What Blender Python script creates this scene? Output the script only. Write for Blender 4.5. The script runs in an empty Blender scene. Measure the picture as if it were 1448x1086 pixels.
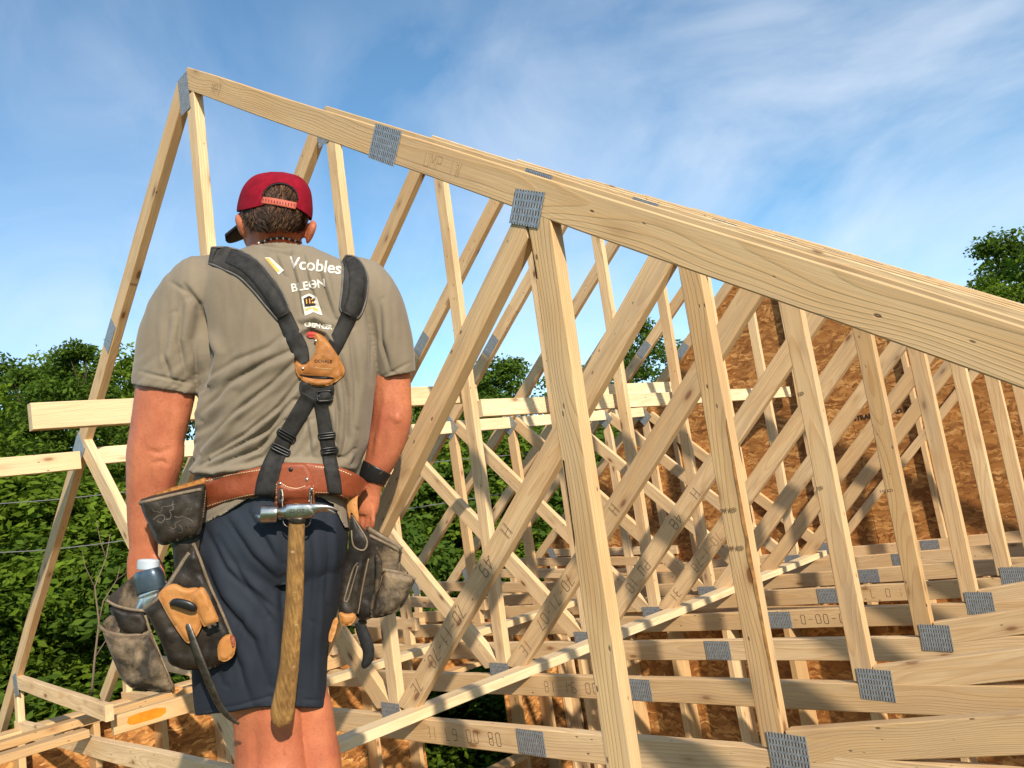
import bpy, bmesh, math, random
import numpy as np
from mathutils import Vector, Matrix, noise
from mathutils.bvhtree import BVHTree
random.seed(7); np.random.seed(7)
SC = bpy.context.scene
COL = SC.collection

# ------------------------------------------------------------------ camera, sky, sun, exposure
MR = Matrix(((0.703471, 0.69514222, -0.14800624), (-0.20352554, -0.00249391, -0.97906646), (-0.68095954, 0.71886792, 0.1397248)))
CP = Vector((2.69052576, -1.29258144, 0.74581687))
FPX = 1098.4484
cam = bpy.data.cameras.new('camera'); camo = bpy.data.objects.new('camera', cam); COL.objects.link(camo)
rx, ry, rz = MR[0], -MR[1], -MR[2]
camo.matrix_world = Matrix(((rx[0], ry[0], rz[0], CP[0]), (rx[1], ry[1], rz[1], CP[1]), (rx[2], ry[2], rz[2], CP[2]), (0, 0, 0, 1)))
cam.sensor_width = 36; cam.lens = FPX / 1448 * 36; cam.clip_start = 0.05; cam.clip_end = 2000
SC.camera = camo

SUN = Vector((.79, -.37, .48)).normalized()
sl = bpy.data.lights.new('sun', 'SUN'); sl.energy = 4.9; sl.angle = math.radians(.9); sl.color = (1.0, .88, .73)
slo = bpy.data.objects.new('sun', sl); COL.objects.link(slo)
slo.rotation_euler = SUN.to_track_quat('Z', 'Y').to_euler()
W_ = bpy.data.worlds.new('World'); SC.world = W_; W_.use_nodes = True
nt = W_.node_tree; nt.nodes.clear()
out = nt.nodes.new('ShaderNodeOutputWorld'); bg = nt.nodes.new('ShaderNodeBackground')
sky = nt.nodes.new('ShaderNodeTexSky'); sky.sky_type = 'NISHITA'; sky.sun_disc = False
sky.sun_elevation = math.asin(SUN.z); sky.sun_rotation = math.atan2(SUN.x, SUN.y)
sky.ozone_density = 2.0; sky.air_density = 1.0; sky.dust_density = 0.2
bg.inputs[1].default_value = .14
tc = nt.nodes.new('ShaderNodeTexCoord')
mp = nt.nodes.new('ShaderNodeMapping'); mp.inputs['Rotation'].default_value = (0.5, .35, .9); mp.inputs['Scale'].default_value = (1.5, 3.4, 2.9)
n1 = nt.nodes.new('ShaderNodeTexNoise'); n1.inputs['Scale'].default_value = 1.7; n1.inputs['Detail'].default_value = 9; n1.inputs['Roughness'].default_value = .58; n1.inputs['Distortion'].default_value = .55
r1 = nt.nodes.new('ShaderNodeValToRGB'); r1.color_ramp.elements[0].position = .34; r1.color_ramp.elements[1].position = .86
r1.color_ramp.elements[0].color = (0, 0, 0, 1); r1.color_ramp.elements[1].color = (.8, .8, .8, 1)
n2 = nt.nodes.new('ShaderNodeTexNoise'); n2.inputs['Scale'].default_value = 1.3; n2.inputs['Detail'].default_value = 3
r2 = nt.nodes.new('ShaderNodeValToRGB'); r2.color_ramp.elements[0].position = .30; r2.color_ramp.elements[1].position = .58
mu = nt.nodes.new('ShaderNodeMath'); mu.operation = 'MULTIPLY'
mx = nt.nodes.new('ShaderNodeMixRGB'); mx.inputs[2].default_value = (5.6, 5.9, 6.3, 1)
tint = nt.nodes.new('ShaderNodeMixRGB'); tint.blend_type = 'MULTIPLY'; tint.inputs[0].default_value = 1; tint.inputs[2].default_value = (.74, .98, 1.02, 1)
L = nt.links.new
L(tc.outputs['Generated'], mp.inputs[0]); L(mp.outputs[0], n1.inputs['Vector']); L(tc.outputs['Generated'], n2.inputs['Vector'])
L(n1.outputs[0], r1.inputs[0]); L(n2.outputs[0], r2.inputs[0]); L(r1.outputs[0], mu.inputs[0]); L(r2.outputs[0], mu.inputs[1])
L(sky.outputs[0], tint.inputs[1]); L(tint.outputs[0], mx.inputs[1]); L(mu.outputs[0], mx.inputs[0]); L(mx.outputs[0], bg.inputs[0]); L(bg.outputs[0], out.inputs[0])
SC.view_settings.view_transform = 'Standard'; SC.view_settings.look = 'None'; SC.view_settings.gamma = 1
SC.view_settings.exposure = 0.42
SC.render.engine = 'CYCLES'
SC.cycles.max_bounces = 6; SC.cycles.diffuse_bounces = 3

# ------------------------------------------------------------------ helpers
def link(name, me, mat=None, parent=None, smooth=False):
    o = bpy.data.objects.new(name, me); COL.objects.link(o)
    if mat is not None:
        if isinstance(mat, (list, tuple)):
            for m in mat: me.materials.append(m)
        else: me.materials.append(mat)
    if smooth:
        for p in me.polygons: p.use_smooth = True
    if parent is not None: o.parent = parent
    return o
def pyd(name, verts, faces, mat=None, parent=None, smooth=False):
    me = bpy.data.meshes.new(name); me.from_pydata([tuple(v) for v in verts], [], faces); me.update()
    return link(name, me, mat, parent, smooth)
def empty(name, loc, label, cat, group=None):
    o = bpy.data.objects.new(name, None); COL.objects.link(o); o.location = loc; o.empty_display_size = .1
    o['label'] = label; o['category'] = cat
    if group: o['group'] = group
    return o
def tag(o, label, cat, group=None):
    o['label'] = label; o['category'] = cat
    if group: o['group'] = group
    return o
def adopt(o, parent):
    """parent a part whose mesh is in world coordinates to an unrotated empty"""
    o.parent = parent; o.location = -Vector(parent.location) if parent.type == 'EMPTY' and parent.parent is None else (0, 0, 0)
    return o

class NT:
    """small node-tree builder"""
    def __init__(s, name):
        s.m = bpy.data.materials.new(name); s.m.use_nodes = True; s.t = s.m.node_tree; s.t.nodes.clear()
        s.o = s.t.nodes.new('ShaderNodeOutputMaterial'); s.b = s.t.nodes.new('ShaderNodeBsdfPrincipled')
        s.t.links.new(s.b.outputs[0], s.o.inputs[0])
    def n(s, typ, **kw):
        x = s.t.nodes.new('ShaderNode' + typ)
        for k, v in kw.items():
            if k in x.inputs.keys():
                x.inputs[k].default_value = v
            else: setattr(x, k, v)
        return x
    def l(s, a, b): s.t.links.new(a, b)
    def put(s, inp, v):
        if hasattr(v, 'links'): s.l(v, inp)
        else: inp.default_value = v
    def math(s, op, a, b=0.0, c=0.0, clamp=False):
        x = s.n('Math', operation=op, use_clamp=clamp)
        s.put(x.inputs[0], a); s.put(x.inputs[1], b); s.put(x.inputs[2], c); return x.outputs[0]
    def vmul(s, v, k):
        x = s.n('VectorMath', operation='MULTIPLY'); s.put(x.inputs[0], v); s.put(x.inputs[1], k); return x.outputs[0]
    def vadd(s, v, k):
        x = s.n('VectorMath', operation='ADD'); s.put(x.inputs[0], v); s.put(x.inputs[1], k); return x.outputs[0]
    def noise(s, v, scale, detail=3, rough=.5, dist=0):
        x = s.n('TexNoise'); x.inputs['Scale'].default_value = scale; x.inputs['Detail'].default_value = detail
        x.inputs['Roughness'].default_value = rough; x.inputs['Distortion'].default_value = dist
        s.put(x.inputs['Vector'], v); return x
    def ramp(s, f, stops, interp='LINEAR'):
        x = s.n('ValToRGB'); cr = x.color_ramp; cr.interpolation = interp
        while len(cr.elements) > 1: cr.elements.remove(cr.elements[0])
        cr.elements[0].position = stops[0][0]
        def c4(c): return (c, c, c, 1) if isinstance(c, (int, float)) else tuple(c) + (1,)
        cr.elements[0].color = c4(stops[0][1])
        for p, c in stops[1:]:
            e = cr.elements.new(p); e.color = c4(c)
        s.put(x.inputs[0], f); return x.outputs[0]
    def mix(s, f, a, b, mode='MIX'):
        x = s.n('MixRGB', blend_type=mode); s.put(x.inputs[0], f)
        for i, v in ((1, a), (2, b)):
            if isinstance(v, (int, float)): v = (v, v, v, 1)
            elif isinstance(v, tuple) and len(v) == 3: v = v + (1,)
            s.put(x.inputs[i], v)
        return x.outputs[0]
    def sep(s, v):
        x = s.n('SeparateXYZ'); s.put(x.inputs[0], v); return x.outputs
    def comb(s, a, b, c):
        x = s.n('CombineXYZ'); s.put(x.inputs[0], a); s.put(x.inputs[1], b); s.put(x.inputs[2], c); return x.outputs[0]
    def bump(s, h, strength=.3, dist=.001):
        x = s.n('Bump'); x.inputs['Strength'].default_value = strength; x.inputs['Distance'].default_value = dist
        s.put(x.inputs['Height'], h); s.l(x.outputs[0], s.b.inputs['Normal']); return x.outputs[0]
    def base(s, c, rough=.6, spec=.3, metal=0):
        if isinstance(c, tuple) and len(c) == 3: c = c + (1,)
        s.put(s.b.inputs['Base Color'], c); s.put(s.b.inputs['Roughness'], rough)
        s.b.inputs['Specular IOR Level'].default_value = spec; s.b.inputs['Metallic'].default_value = metal

def wood_mat(name, pale, tan, amber, knots=1.0, wear=1.0):
    s = NT(name)
    tco = s.n('TexCoord').outputs['Object']; rnd = s.n('ObjectInfo').outputs['Random']
    r13 = s.math('FRACT', s.math('MULTIPLY', rnd, 13.7)); r31 = s.math('FRACT', s.math('MULTIPLY', rnd, 31.3))
    off = s.comb(s.math('MULTIPLY', rnd, 91.0), s.math('MULTIPLY', r13, 7.0), s.math('MULTIPLY', r31, 5.0))
    x, y, z = s.sep(tco)[:3]
    ln = s.vadd(s.vmul(tco, (1.1, 2.5, 2.5)), off)
    w1 = s.noise(ln, 1.0, 2, .5).outputs['Color']; wx = s.sep(w1)
    cy = s.math('ADD', y, s.math('MULTIPLY_ADD', wx[0], .07, -.07)); cz = s.math('ADD', z, s.math('MULTIPLY_ADD', wx[1], .17, s.math('MULTIPLY_ADD', r31, .09, -.13)))
    rad = s.math('SQRT', s.math('ADD', s.math('MULTIPLY', cy, cy), s.math('MULTIPLY', cz, cz)))
    ring = s.math('FRACT', s.math('MULTIPLY', rad, s.math('MULTIPLY_ADD', r13, 90, 120)))
    grain = s.ramp(ring, [(0, 0.0), (.55, .25), (.86, 1.0), (.93, .9), (1, 0)])
    fine = s.noise(s.vadd(s.vmul(tco, (5, 260, 260)), off), 1, 3, .6).outputs[0]
    blot = s.noise(s.vadd(s.vmul(tco, (2.2, 9, 9)), off), 1, 4, .6).outputs[0]
    c = s.mix(r13, pale, tan)
    c = s.mix(.62, c, s.mix(r31, (tan[0] * .80, tan[1] * .72, tan[2] * .60), tuple(min(1, v * 1.22) for v in pale)))
    c = s.mix(s.math('MULTIPLY', grain, .48), c, amber)
    c = s.mix(s.ramp(blot, [(.42, 0), (.72, .60)]), c, amber)
    c = s.mix(s.ramp(fine, [(.35, .22), (.6, 0)]), c, (.30, .19, .10), 'MIX')
    # knots
    kv = s.n('TexVoronoi', feature='F1'); kv.inputs['Randomness'].default_value = 1
    kv.inputs['Scale'].default_value = 1
    s.l(s.vadd(s.vmul(tco, (4.6, 12, 12)), off), kv.inputs['Vector'])
    gate = s.ramp(s.sep(kv.outputs['Color'])[0], [(.72, 1), (.73, 0)]) if knots else 0.0
    kd = s.ramp(kv.outputs['Distance'], [(.0, 1), (.07, .95), (.12, .35), (.2, .12), (.33, 0)])
    kf = s.math('MULTIPLY', s.math('MULTIPLY', kd, gate), 1.15 * knots, clamp=True)
    c = s.mix(kf, c, (.20, .085, .03))
    # small nail / mill marks
    pv = s.n('TexVoronoi', feature='F1'); pv.inputs['Scale'].default_value = 1
    s.l(s.vadd(s.vmul(tco, (15, 34, 34)), off), pv.inputs['Vector'])
    pg = s.ramp(s.sep(pv.outputs['Color'])[1], [(.36, 1), (.37, 0)])
    pf = s.math('MULTIPLY', s.math('MULTIPLY', s.ramp(pv.outputs['Distance'], [(.07, 1), (.12, 0)]), pg), .8)
    c = s.mix(pf, c, (.09, .045, .02))
    # handling dirt and grey weather streaks
    st = s.noise(s.vadd(s.vmul(tco, (1.6, 30, 30)), off), 1, 5, .65).outputs[0]
    c = s.mix(s.math('MULTIPLY', s.ramp(st, [(.46, 0), (.68, .55)]), wear), c, (.37, .27, .175))
    s.base(c, .62, .22)
    h = s.math('ADD', s.math('MULTIPLY', fine, .7), s.math('MULTIPLY', grain, .5))
    h = s.math('SUBTRACT', h, s.math('MULTIPLY', pf, 2.0))
    s.bump(h, .5, .0016)
    return s.m
WOOD = wood_mat('spruce_lumber', (.72, .54, .32), (.66, .45, .235), (.54, .30, .115))
WOODC = wood_mat('pale_chord_lumber', (.71, .52, .30), (.68, .49, .275), (.52, .30, .12), .75, .5)
WOODB = wood_mat('bleached_brace_lumber', (.77, .64, .42), (.73, .57, .34), (.60, .42, .22), .7, .4)
WOODO = wood_mat('honey_lumber', (.60, .42, .215), (.54, .35, .16), (.42, .22, .08), 1.0, .7)

def osb_mat(name='osb_sheathing', k=1.0):
    s = NT(name); tco = s.n('TexCoord').outputs['Object']
    x, y, z = s.sep(tco)[:3]
    warp = s.sep(s.noise(tco, 9, 3, .6).outputs['Color'])
    u = s.math('ADD', s.math('ADD', x, y), s.math('MULTIPLY', warp[0], .12)); v = s.math('ADD', s.math('ADD', z, s.math('MULTIPLY', y, .37)), s.math('MULTIPLY', warp[1], .12))
    c = None
    for i, (ang, sx, sy) in enumerate(((.2, 12, 48), (-.4, 14, 56), (.9, 12, 46), (.05, 9, 36), (-.15, 15, 54))):
        ca, sa = math.cos(ang), math.sin(ang)
        a = s.math('ADD', s.math('MULTIPLY', u, ca * sx), s.math('MULTIPLY_ADD', v, sa * sx, i * 7.3)); b = s.math('ADD', s.math('MULTIPLY', u, -sa * sy), s.math('MULTIPLY_ADD', v, ca * sy, i * 3.7))
        vv = s.n('TexVoronoi', feature='F1'); vv.inputs['Scale'].default_value = 1; s.l(s.comb(a, b, 0.0), vv.inputs['Vector'])
        h = s.sep(vv.outputs['Color'])
        st = s.noise(s.comb(s.math('MULTIPLY', a, .5), s.math('MULTIPLY', b, 5.0), 0.0), 1, 2).outputs[0]
        col = s.ramp(h[0], [(0, (.15, .062, .018)), (.3, (.27, .125, .038)), (.7, (.37, .19, .064)), (1, (.50, .30, .12))])
        col = s.mix(s.ramp(st, [(.35, .25), (.6, 0)]), col, (.18, .07, .02))
        e = s.ramp(vv.outputs['Distance'], [(.45, 0), (.8, .6)]); col = s.mix(e, col, (.10, .036, .010))
        if c is None: c = col; hh = h[1]
        else:
            f = s.ramp(h[2], [(.55, 0), (.58, 1)]); c = s.mix(f, c, col); hh = s.mix(f, hh, h[1])
    big = s.noise(tco, 2.3, 4, .6).outputs[0]
    c = s.mix(s.ramp(big, [(.35, .15), (.65, 0)]), c, (.20, .09, .03))
    c = s.mix(1.0, c, (1.30 * k, 1.18 * k, 1.0 * k), 'MULTIPLY')
    s.base(c, .65, .25); s.bump(hh, .35, .0015)
    return s.m
OSB = osb_mat()

def plate_mat():
    s = NT('galvanised_plate'); tco = s.n('TexCoord').outputs['Object']; rnd = s.n('ObjectInfo').outputs['Random']
    x, y, z = s.sep(tco)[:3]
    # rows of punched teeth: local x and z of the plate
    def cell(v, k, w):
        f = s.math('ABSOLUTE', s.math('SUBTRACT', s.math('FRACT', s.math('MULTIPLY', v, k)), .5)); return s.math('LESS_THAN', f, w)
    slot = s.math('MULTIPLY', cell(x, 118, .24), cell(z, 62, .33))
    lip_glint = s.math('MULTIPLY', cell(s.math('ADD', x, .0022), 118, .14), cell(z, 62, .30))
    n = s.noise(tco, 60, 3, .6).outputs[0]
    c = s.mix(s.ramp(n, [(.35, 0), (.7, 1)]), (.20, .225, .245), (.36, .39, .42))
    c = s.mix(s.math('MULTIPLY', slot, .9), c, (.035, .03, .025))
    c = s.mix(s.math('MULTIPLY', lip_glint, .6), c, (.66, .62, .55))  # lighter strokes paint a metal glint along the tooth lips
    s.base(c, .42, .5, .35); s.bump(s.math('SUBTRACT', lip_glint, slot), .9, .003)
    return s.m
PLATE = plate_mat()
def simple(name, c, rough=.6, spec=.3, metal=0, nscale=0, namp=.25, bscale=0, bstr=.2, bdist=.001):
    s = NT(name); tco = s.n('TexCoord').outputs['Object']
    cc = c
    if nscale:
        n = s.noise(tco, nscale, 4, .6).outputs[0]
        cc = s.mix(s.ramp(n, [(.3, 0), (.7, 1)]), tuple(v * (1 - namp) for v in c), tuple(min(1, v * (1 + namp)) for v in c))
    s.base(cc, rough, spec, metal)
    if bscale: s.bump(s.noise(tco, bscale, 4, .6).outputs[0], bstr, bdist)
    return s.m
INK = simple('ink_stamp', (.14, .085, .05), .8, .1, nscale=200, namp=.5)

def lumber_mesh(Ln, dep, th, cut0=0., cut1=0., bow=0., ch=.0028, nseg=None):
    """board along +x from 0..Ln, depth on z, thickness on y, eased edges, slanted end cuts (tan of the cut angle)"""
    ns = nseg or max(2, int(Ln / .18))
    prof = []
    a, b = th / 2, dep / 2
    for sx, sy in ((1, 1), (-1, 1), (-1, -1), (1, -1)):
        if sx * sy > 0: q = ((a * sx, (b - ch) * sy), (( a - ch*.35) * sx, (b - ch*.35) * sy), ((a - ch) * sx, b * sy))
        else: q = (((a - ch) * sx, b * sy), ((a - ch*.35) * sx, (b - ch*.35) * sy), (a * sx, (b - ch) * sy))
        prof += q
    V = []; F = []; n = len(prof)
    ph = random.random() * 6
    for i in range(ns + 1):
        t = i / ns
        for (yy, zz) in prof:
            c = cut0 * (1 - t) + cut1 * t
            x = t * Ln + zz * c * (1 if True else 0)
            bz = bow * math.sin(math.pi * t) + .0012 * math.sin(t * Ln * 5 + ph); by = .0015 * math.sin(t * Ln * 3 + ph * 2)
            wv = .0006 * math.sin(x * 37 + zz * 90 + ph)
            V.append((x, yy + by * (t * (1 - t) * 4), zz + bz * (1 if 0 < t < 1 else 0) + wv))
    for i in range(ns):
        for j in range(n):
            k = (j + 1) % n; F.append((i * n + j, i * n + k, (i + 1) * n + k, (i + 1) * n + j))
    F.append(tuple(range(n))); F.append(tuple(ns * n + j for j in range(n))[::-1])
    me = bpy.data.meshes.new('lumber'); me.from_pydata(V, [], F); me.update()
    bm = bmesh.new(); bm.from_mesh(me); bmesh.ops.recalc_face_normals(bm, faces=bm.faces); bm.to_mesh(me); bm.free()
    return me
def member(name, par, P0, P1, dep=.087, th=.038, cut0=0., cut1=0., mat=None, y=0., bow=0.):
    """lumber in the XZ plane of a truss, P = (x, z) of its centre line"""
    dx, dz = P1[0] - P0[0], P1[1] - P0[1]; Ln = math.hypot(dx, dz)
    o = link(name, lumber_mesh(Ln, dep, th, cut0, cut1, bow), mat or WOOD, par)
    o.location = (P0[0], y, P0[1]); o.rotation_euler = (0, -math.atan2(dz, dx), 0)
    return o
def plate(par, c, w, h, ang=0., y=-.0205, name='gusset_plate'):
    g = .0012
    bm = bmesh.new()
    bmesh.ops.create_grid(bm, x_segments=8, y_segments=6, size=.5)
    for v in bm.verts:
        x, z = v.co.x * w, v.co.y * h
        v.co = (x, random.uniform(-.0004, .0004), z)
    r = bmesh.ops.extrude_face_region(bm, geom=bm.faces[:])
    for v in r['geom']:
        if isinstance(v, bmesh.types.BMVert): v.co.y -= g
    bmesh.ops.recalc_face_normals(bm, faces=bm.faces)
    me = bpy.data.meshes.new(name); bm.to_mesh(me); bm.free()
    o = link(name, me, PLATE, par); o.location = (c[0], y, c[1]); o.rotation_euler = (0, -ang, 0)
    return o
def text_mesh(txt, size, extr=.0003, spacing=1.0, sx=1.0, bold=0):
    cu = bpy.data.curves.new('t', 'FONT'); cu.body = txt; cu.size = size; cu.extrude = extr; cu.align_x = 'CENTER'; cu.align_y = 'CENTER'
    cu.space_character = spacing; cu.offset = bold
    o = bpy.data.objects.new('t', cu); COL.objects.link(o)
    dg = bpy.context.evaluated_depsgraph_get(); me = bpy.data.meshes.new_from_object(o.evaluated_get(dg))
    bpy.data.objects.remove(o); bpy.data.curves.remove(cu)
    if sx != 1: me.transform(Matrix.Diagonal((sx, 1, 1, 1)))
    return me
def stroke_text(txt, size, w=.0022, gap=.25, jit=.0):
    """hand-drawn looking outlined strokes: polyline glyphs -> thin ribbons in the xy plane"""
    G = {'0': [[(0,.1),(.1,0),(.4,0),(.5,.1),(.5,.9),(.4,1),(.1,1),(0,.9),(0,.1)]], '1': [[(.25,0),(.25,1)]], '7': [[(0,1),(.5,1),(.2,0)]],
         '-': [[(.05,.5),(.45,.5)]], 'H': [[(0,0),(0,1)],[(.5,0),(.5,1)],[(0,.5),(.5,.5)]], 'E': [[(.5,0),(0,0),(0,1),(.5,1)],[(0,.5),(.4,.5)]],
         '8': [[(.1,.5),(0,.6),(0,.9),(.1,1),(.4,1),(.5,.9),(.5,.6),(.4,.5),(.1,.5),(0,.4),(0,.1),(.1,0),(.4,0),(.5,.1),(.5,.4),(.4,.5)]],
         '9': [[(.5,.5),(.1,.5),(0,.6),(0,.9),(.1,1),(.4,1),(.5,.9),(.5,.1),(.35,0),(.1,0)]], '6': [[(0,.5),(.4,.5),(.5,.4),(.5,.1),(.4,0),(.1,0),(0,.1),(0,.9),(.15,1),(.45,1)]],
         'A': [[(0,0),(0,.8),(.12,1),(.38,1),(.5,.8),(.5,0)],[(0,.45),(.5,.45)],[(0,0),(.5,0)]], 'L': [[(0,1),(0,0),(.4,0)]], '4': [[(.4,0),(.4,1),(0,.35),(.5,.35)]],
         '3': [[(0,1),(.4,1),(.5,.85),(.5,.6),(.35,.5),(.1,.5)],[(.35,.5),(.5,.4),(.5,.1),(.4,0),(0,0)]], 'B': [[(0,0),(0,1),(.4,1),(.5,.9),(.5,.6),(.4,.5),(0,.5)],[(.4,.5),(.5,.4),(.5,.1),(.4,0),(0,0)]],
         'U': [[(0,1),(0,.1),(.1,0),(.4,0),(.5,.1),(.5,1)]], 'M': [[(0,0),(0,1),(.25,.4),(.5,1),(.5,0)]], 'P': [[(0,0),(0,1),(.4,1),(.5,.9),(.5,.55),(.4,.5),(0,.5)]], 'W': [[(0,1),(.12,0),(.25,.7),(.38,0),(.5,1)]], ' ': []}
    V = []; F = []; x0 = 0
    for ch in txt:
        for pl in G.get(ch, []):
            pts = [((x0 + p[0] * 1.0) * size, p[1] * size) for p in pl]
            pts = [(a + random.uniform(-jit, jit), b + random.uniform(-jit, jit)) for a, b in pts]
            for (a, b) in zip(pts, pts[1:]):
                d = Vector((b[0] - a[0], b[1] - a[1])); 
                if d.length < 1e-6: continue
                d.normalize(); nrm = Vector((-d.y, d.x)) * w / 2; e = d * w * .45
                k = len(V)
                A_, B_ = Vector(a) - e, Vector(b) + e
                V += [(*(A_ + nrm), 0), (*(A_ - nrm), 0), (*(B_ - nrm), 0), (*(B_ + nrm), 0)]; F.append((k, k + 1, k + 2, k + 3))
        x0 += .5 + gap
    W = (x0 - gap) * size
    V = [(v[0] - W / 2, v[1] - size / 2, 0) for v in V]
    me = bpy.data.meshes.new('s'); me.from_pydata(V, [], F); me.update(); return me, W
def stamp(par, me, c, ang, y=-.0197, mat=None, name='stamped_lettering', flipx=1):
    """lettering lying on the -y face; mesh in xy plane, x right -> member direction"""
    me.transform(Matrix(((flipx, 0, 0, 0), (0, 0, -1, 0), (0, 1, 0, 0), (0, 0, 0, 1))))
    o = link(name, me, mat or INK, par); o.location = (c[0], y, c[1]); o.rotation_euler = (0, -ang, 0); return o

# ------------------------------------------------------------------ roof trusses
S = .61
HZ = 2.56
ordn = ['nearest', 'second', 'third', 'fourth', 'fifth', 'sixth', 'seventh', 'eighth', 'ninth and last, gable end']
LIFT = 0.0                              # the ridge climbs slightly towards the gable
def topR(x): # outer top line of right rafter
    return HZ + LIFT - .685 * x
def topL(x): return HZ + LIFT + .80 * x      # x negative
def bcz(x): return -.045 + .033 * x
def make_truss(n):
    global LIFT
    LIFT = .009 * n
    y = n * S
    t = empty('roof_truss', (0, y, 0), '', 'roof truss', 'row of identical wooden roof trusses')
    dv = .048 if n else .046
    jit = lambda a=.004: random.uniform(-a, a)
    # right top chord
    ang = math.atan(.685); vd = .081 / math.cos(ang) / 2
    XR = 4.1
    p0 = (0.0, topR(0) - vd); p1 = (XR, topR(XR) - vd)
    sx = 1.15                                         # splice
    ca = math.tan(ang)
    o = member('top_chord', t, p0, (sx, topR(sx) - vd), dep=.081, th=.0384, cut0=ca, cut1=0, mat=WOODC, bow=jit(.003)) 
    o2 = member('top_chord', t, (sx + .001, topR(sx) - vd), p1, dep=.081, th=.0386, mat=WOODC, bow=jit(.004))
    # left top chord
    angl = math.atan(.80); vdl = .087 / math.cos(angl) / 2
    XL = -3.42; sl_ = -.72
    o3 = member('top_chord', t, (XL, topL(XL) - vdl), (sl_, topL(sl_) - vdl), th=.0382, mat=WOOD)
    o4 = member('top_chord', t, (sl_ + .001, topL(sl_) - vdl), (0.0, topL(0) - vdl), th=.0382, cut1=-math.tan(angl), mat=WOOD)
    # bottom chord in two lengths
    h = .0435
    bs = .75
    member('bottom_chord', t, (-3.02, bcz(-3.02) - h), (bs, bcz(bs) - h), th=.0380, mat=WOODC, bow=jit(.003))
    member('bottom_chord', t, (bs + .001, bcz(bs) - h), (3.9, bcz(3.9) - h), th=.0383, mat=WOODC, bow=jit(.003))
    # webs
    member('king_post', t, (.002 + jit(), bcz(0)), (.045 + jit(.004), HZ + LIFT - .14), dep=.066, th=.0372)
    wd = .087
    if n < 8:
        member('diagonal_web', t, (.012, -.060) if n == 0 else (.075, bcz(0) + .035), (1.598, 1.348) if n == 0 else (1.598, 1.372 + LIFT), dep=(.064 if n == 0 else .084), th=.0366, cut1=.92, cut0=-.8)
        member('diagonal_web', t, (-.06, bcz(0) + .03), (-1.44, 1.285), dep=wd, th=.0364, cut1=-.3, cut0=.8)
    else:
        member('diagonal_web', t, (.075, bcz(0) + .035), (1.535, 1.345), dep=.06, th=.0366)
        member('diagonal_web', t, (-.06, bcz(0) + .03), (-1.44, 1.285), dep=wd, th=.0364)
    vb = (1.616 if n == 0 else 1.628) + jit(.004)
    member('vertical_web', t, (vb - .002, .012), (1.638, 1.345 + LIFT), dep=.066, th=.0370, cut1=.6, cut0=.15, mat=WOODO if n in (0, 1, 3) else WOOD)
    if n > 0:
        member('vertical_web', t, (-1.50, bcz(-1.5)), (-1.50, 1.21), dep=.078, th=.0368, cut1=-.7)
    # raised inner chords (vaulted part) towards the eaves
    member('sloping_inner_chord', t, (1.67, .022), (3.8, .36), dep=.080, th=.0376, mat=WOODC)
    member('sloping_inner_chord', t, (-1.40, .030), (-2.93, .085), dep=.074, th=.0376)
    member('heel_post', t, (-2.955, .02), (-2.955, bcz(-2.95) - .02), dep=.07, th=.0368)
    # plates
    plate(t, (-.015, -.036), .122, .086)
    plate(t, (1.663, .008), .104, .093, -.03)
    if n: plate(t, (bs, bcz(bs) - .043), .125, .080)
    plate(t, (1.612, 1.368 + LIFT), .092, .078, -.47)
    plate(t, (sx, topR(sx) - vd), .125, .094 if n == 0 else .076, -ang)
    plate(t, (-1.50, 1.285), .125, .125, angl)
    plate(t, (0.0, HZ + LIFT - .12), .085, .15, 0)
    plate(t, (sl_ - .25, topL(sl_ - .25) - vdl), .15, .075, angl)
    plate(t, (-2.93, .07), .09, .13, .3)
    return t
TR = [make_truss(n) for n in range(9)]
LIFT = 0.0
tl = ['roof truss closest to the camera, its long top chord crosses the whole sky',
      'second roof truss from the camera, its diagonal runs down beside the digging foot of the brace',
      'third roof truss from the camera, counted along the row', 'fourth roof truss from the camera, counted along the row',
      'fifth roof truss from the camera, in the middle of the row', 'sixth roof truss from the camera, fourth from the gable wall',
      'seventh roof truss from the camera, third from the gable wall', 'eighth roof truss from the camera, just in front of the gable truss',
      'last roof truss of the row, fixed to the brown OSB gable wall']
tl[1] = 'second roof truss from the camera, just behind the nearest, dark lettering on its diagonal'
for t, lb in zip(TR, tl): t['label'] = lb
def streak(n, z0, z1, xe, w, mat, name, seed):
    V = []; F = []; N = 40
    for i in range(N + 1):
        t = i / N; z = z0 + (z1 - z0) * t; ww = w * math.sin(math.pi * min(1, max(0, t))) ** .35 * (.55 + .9 * abs(noise.noise(Vector((z * 9, seed, 0))))) ; sg = 1 if w > 0 else -1
        x = xe(z); V += [(x, -.0191, z), (x + ww, -.0191, z), (x, -.0170, z), (x + ww, -.0180, z)]
    for i in range(N):
        k = i * 4; F += [(k, k + 1, k + 5, k + 4), (k + 1, k + 3, k + 7, k + 5)]
    return pyd(name, V, F, mat, TR[n])
streak(0, .62, 1.31, lambda z: 1.585 + (z - .012) * .0165, .0075, simple('bark_edge', (.035, .018, .010), .9, .1, nscale=90, namp=.6), 'bark_edge', 2.2)
streak(1, .10, .86, lambda z: 1.659 + (z - .012) * .0075, -.013, simple('resin_stain', (.42, .20, .065), .6, .2, nscale=40, namp=.5), 'resin_stain', 5.1)
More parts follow.
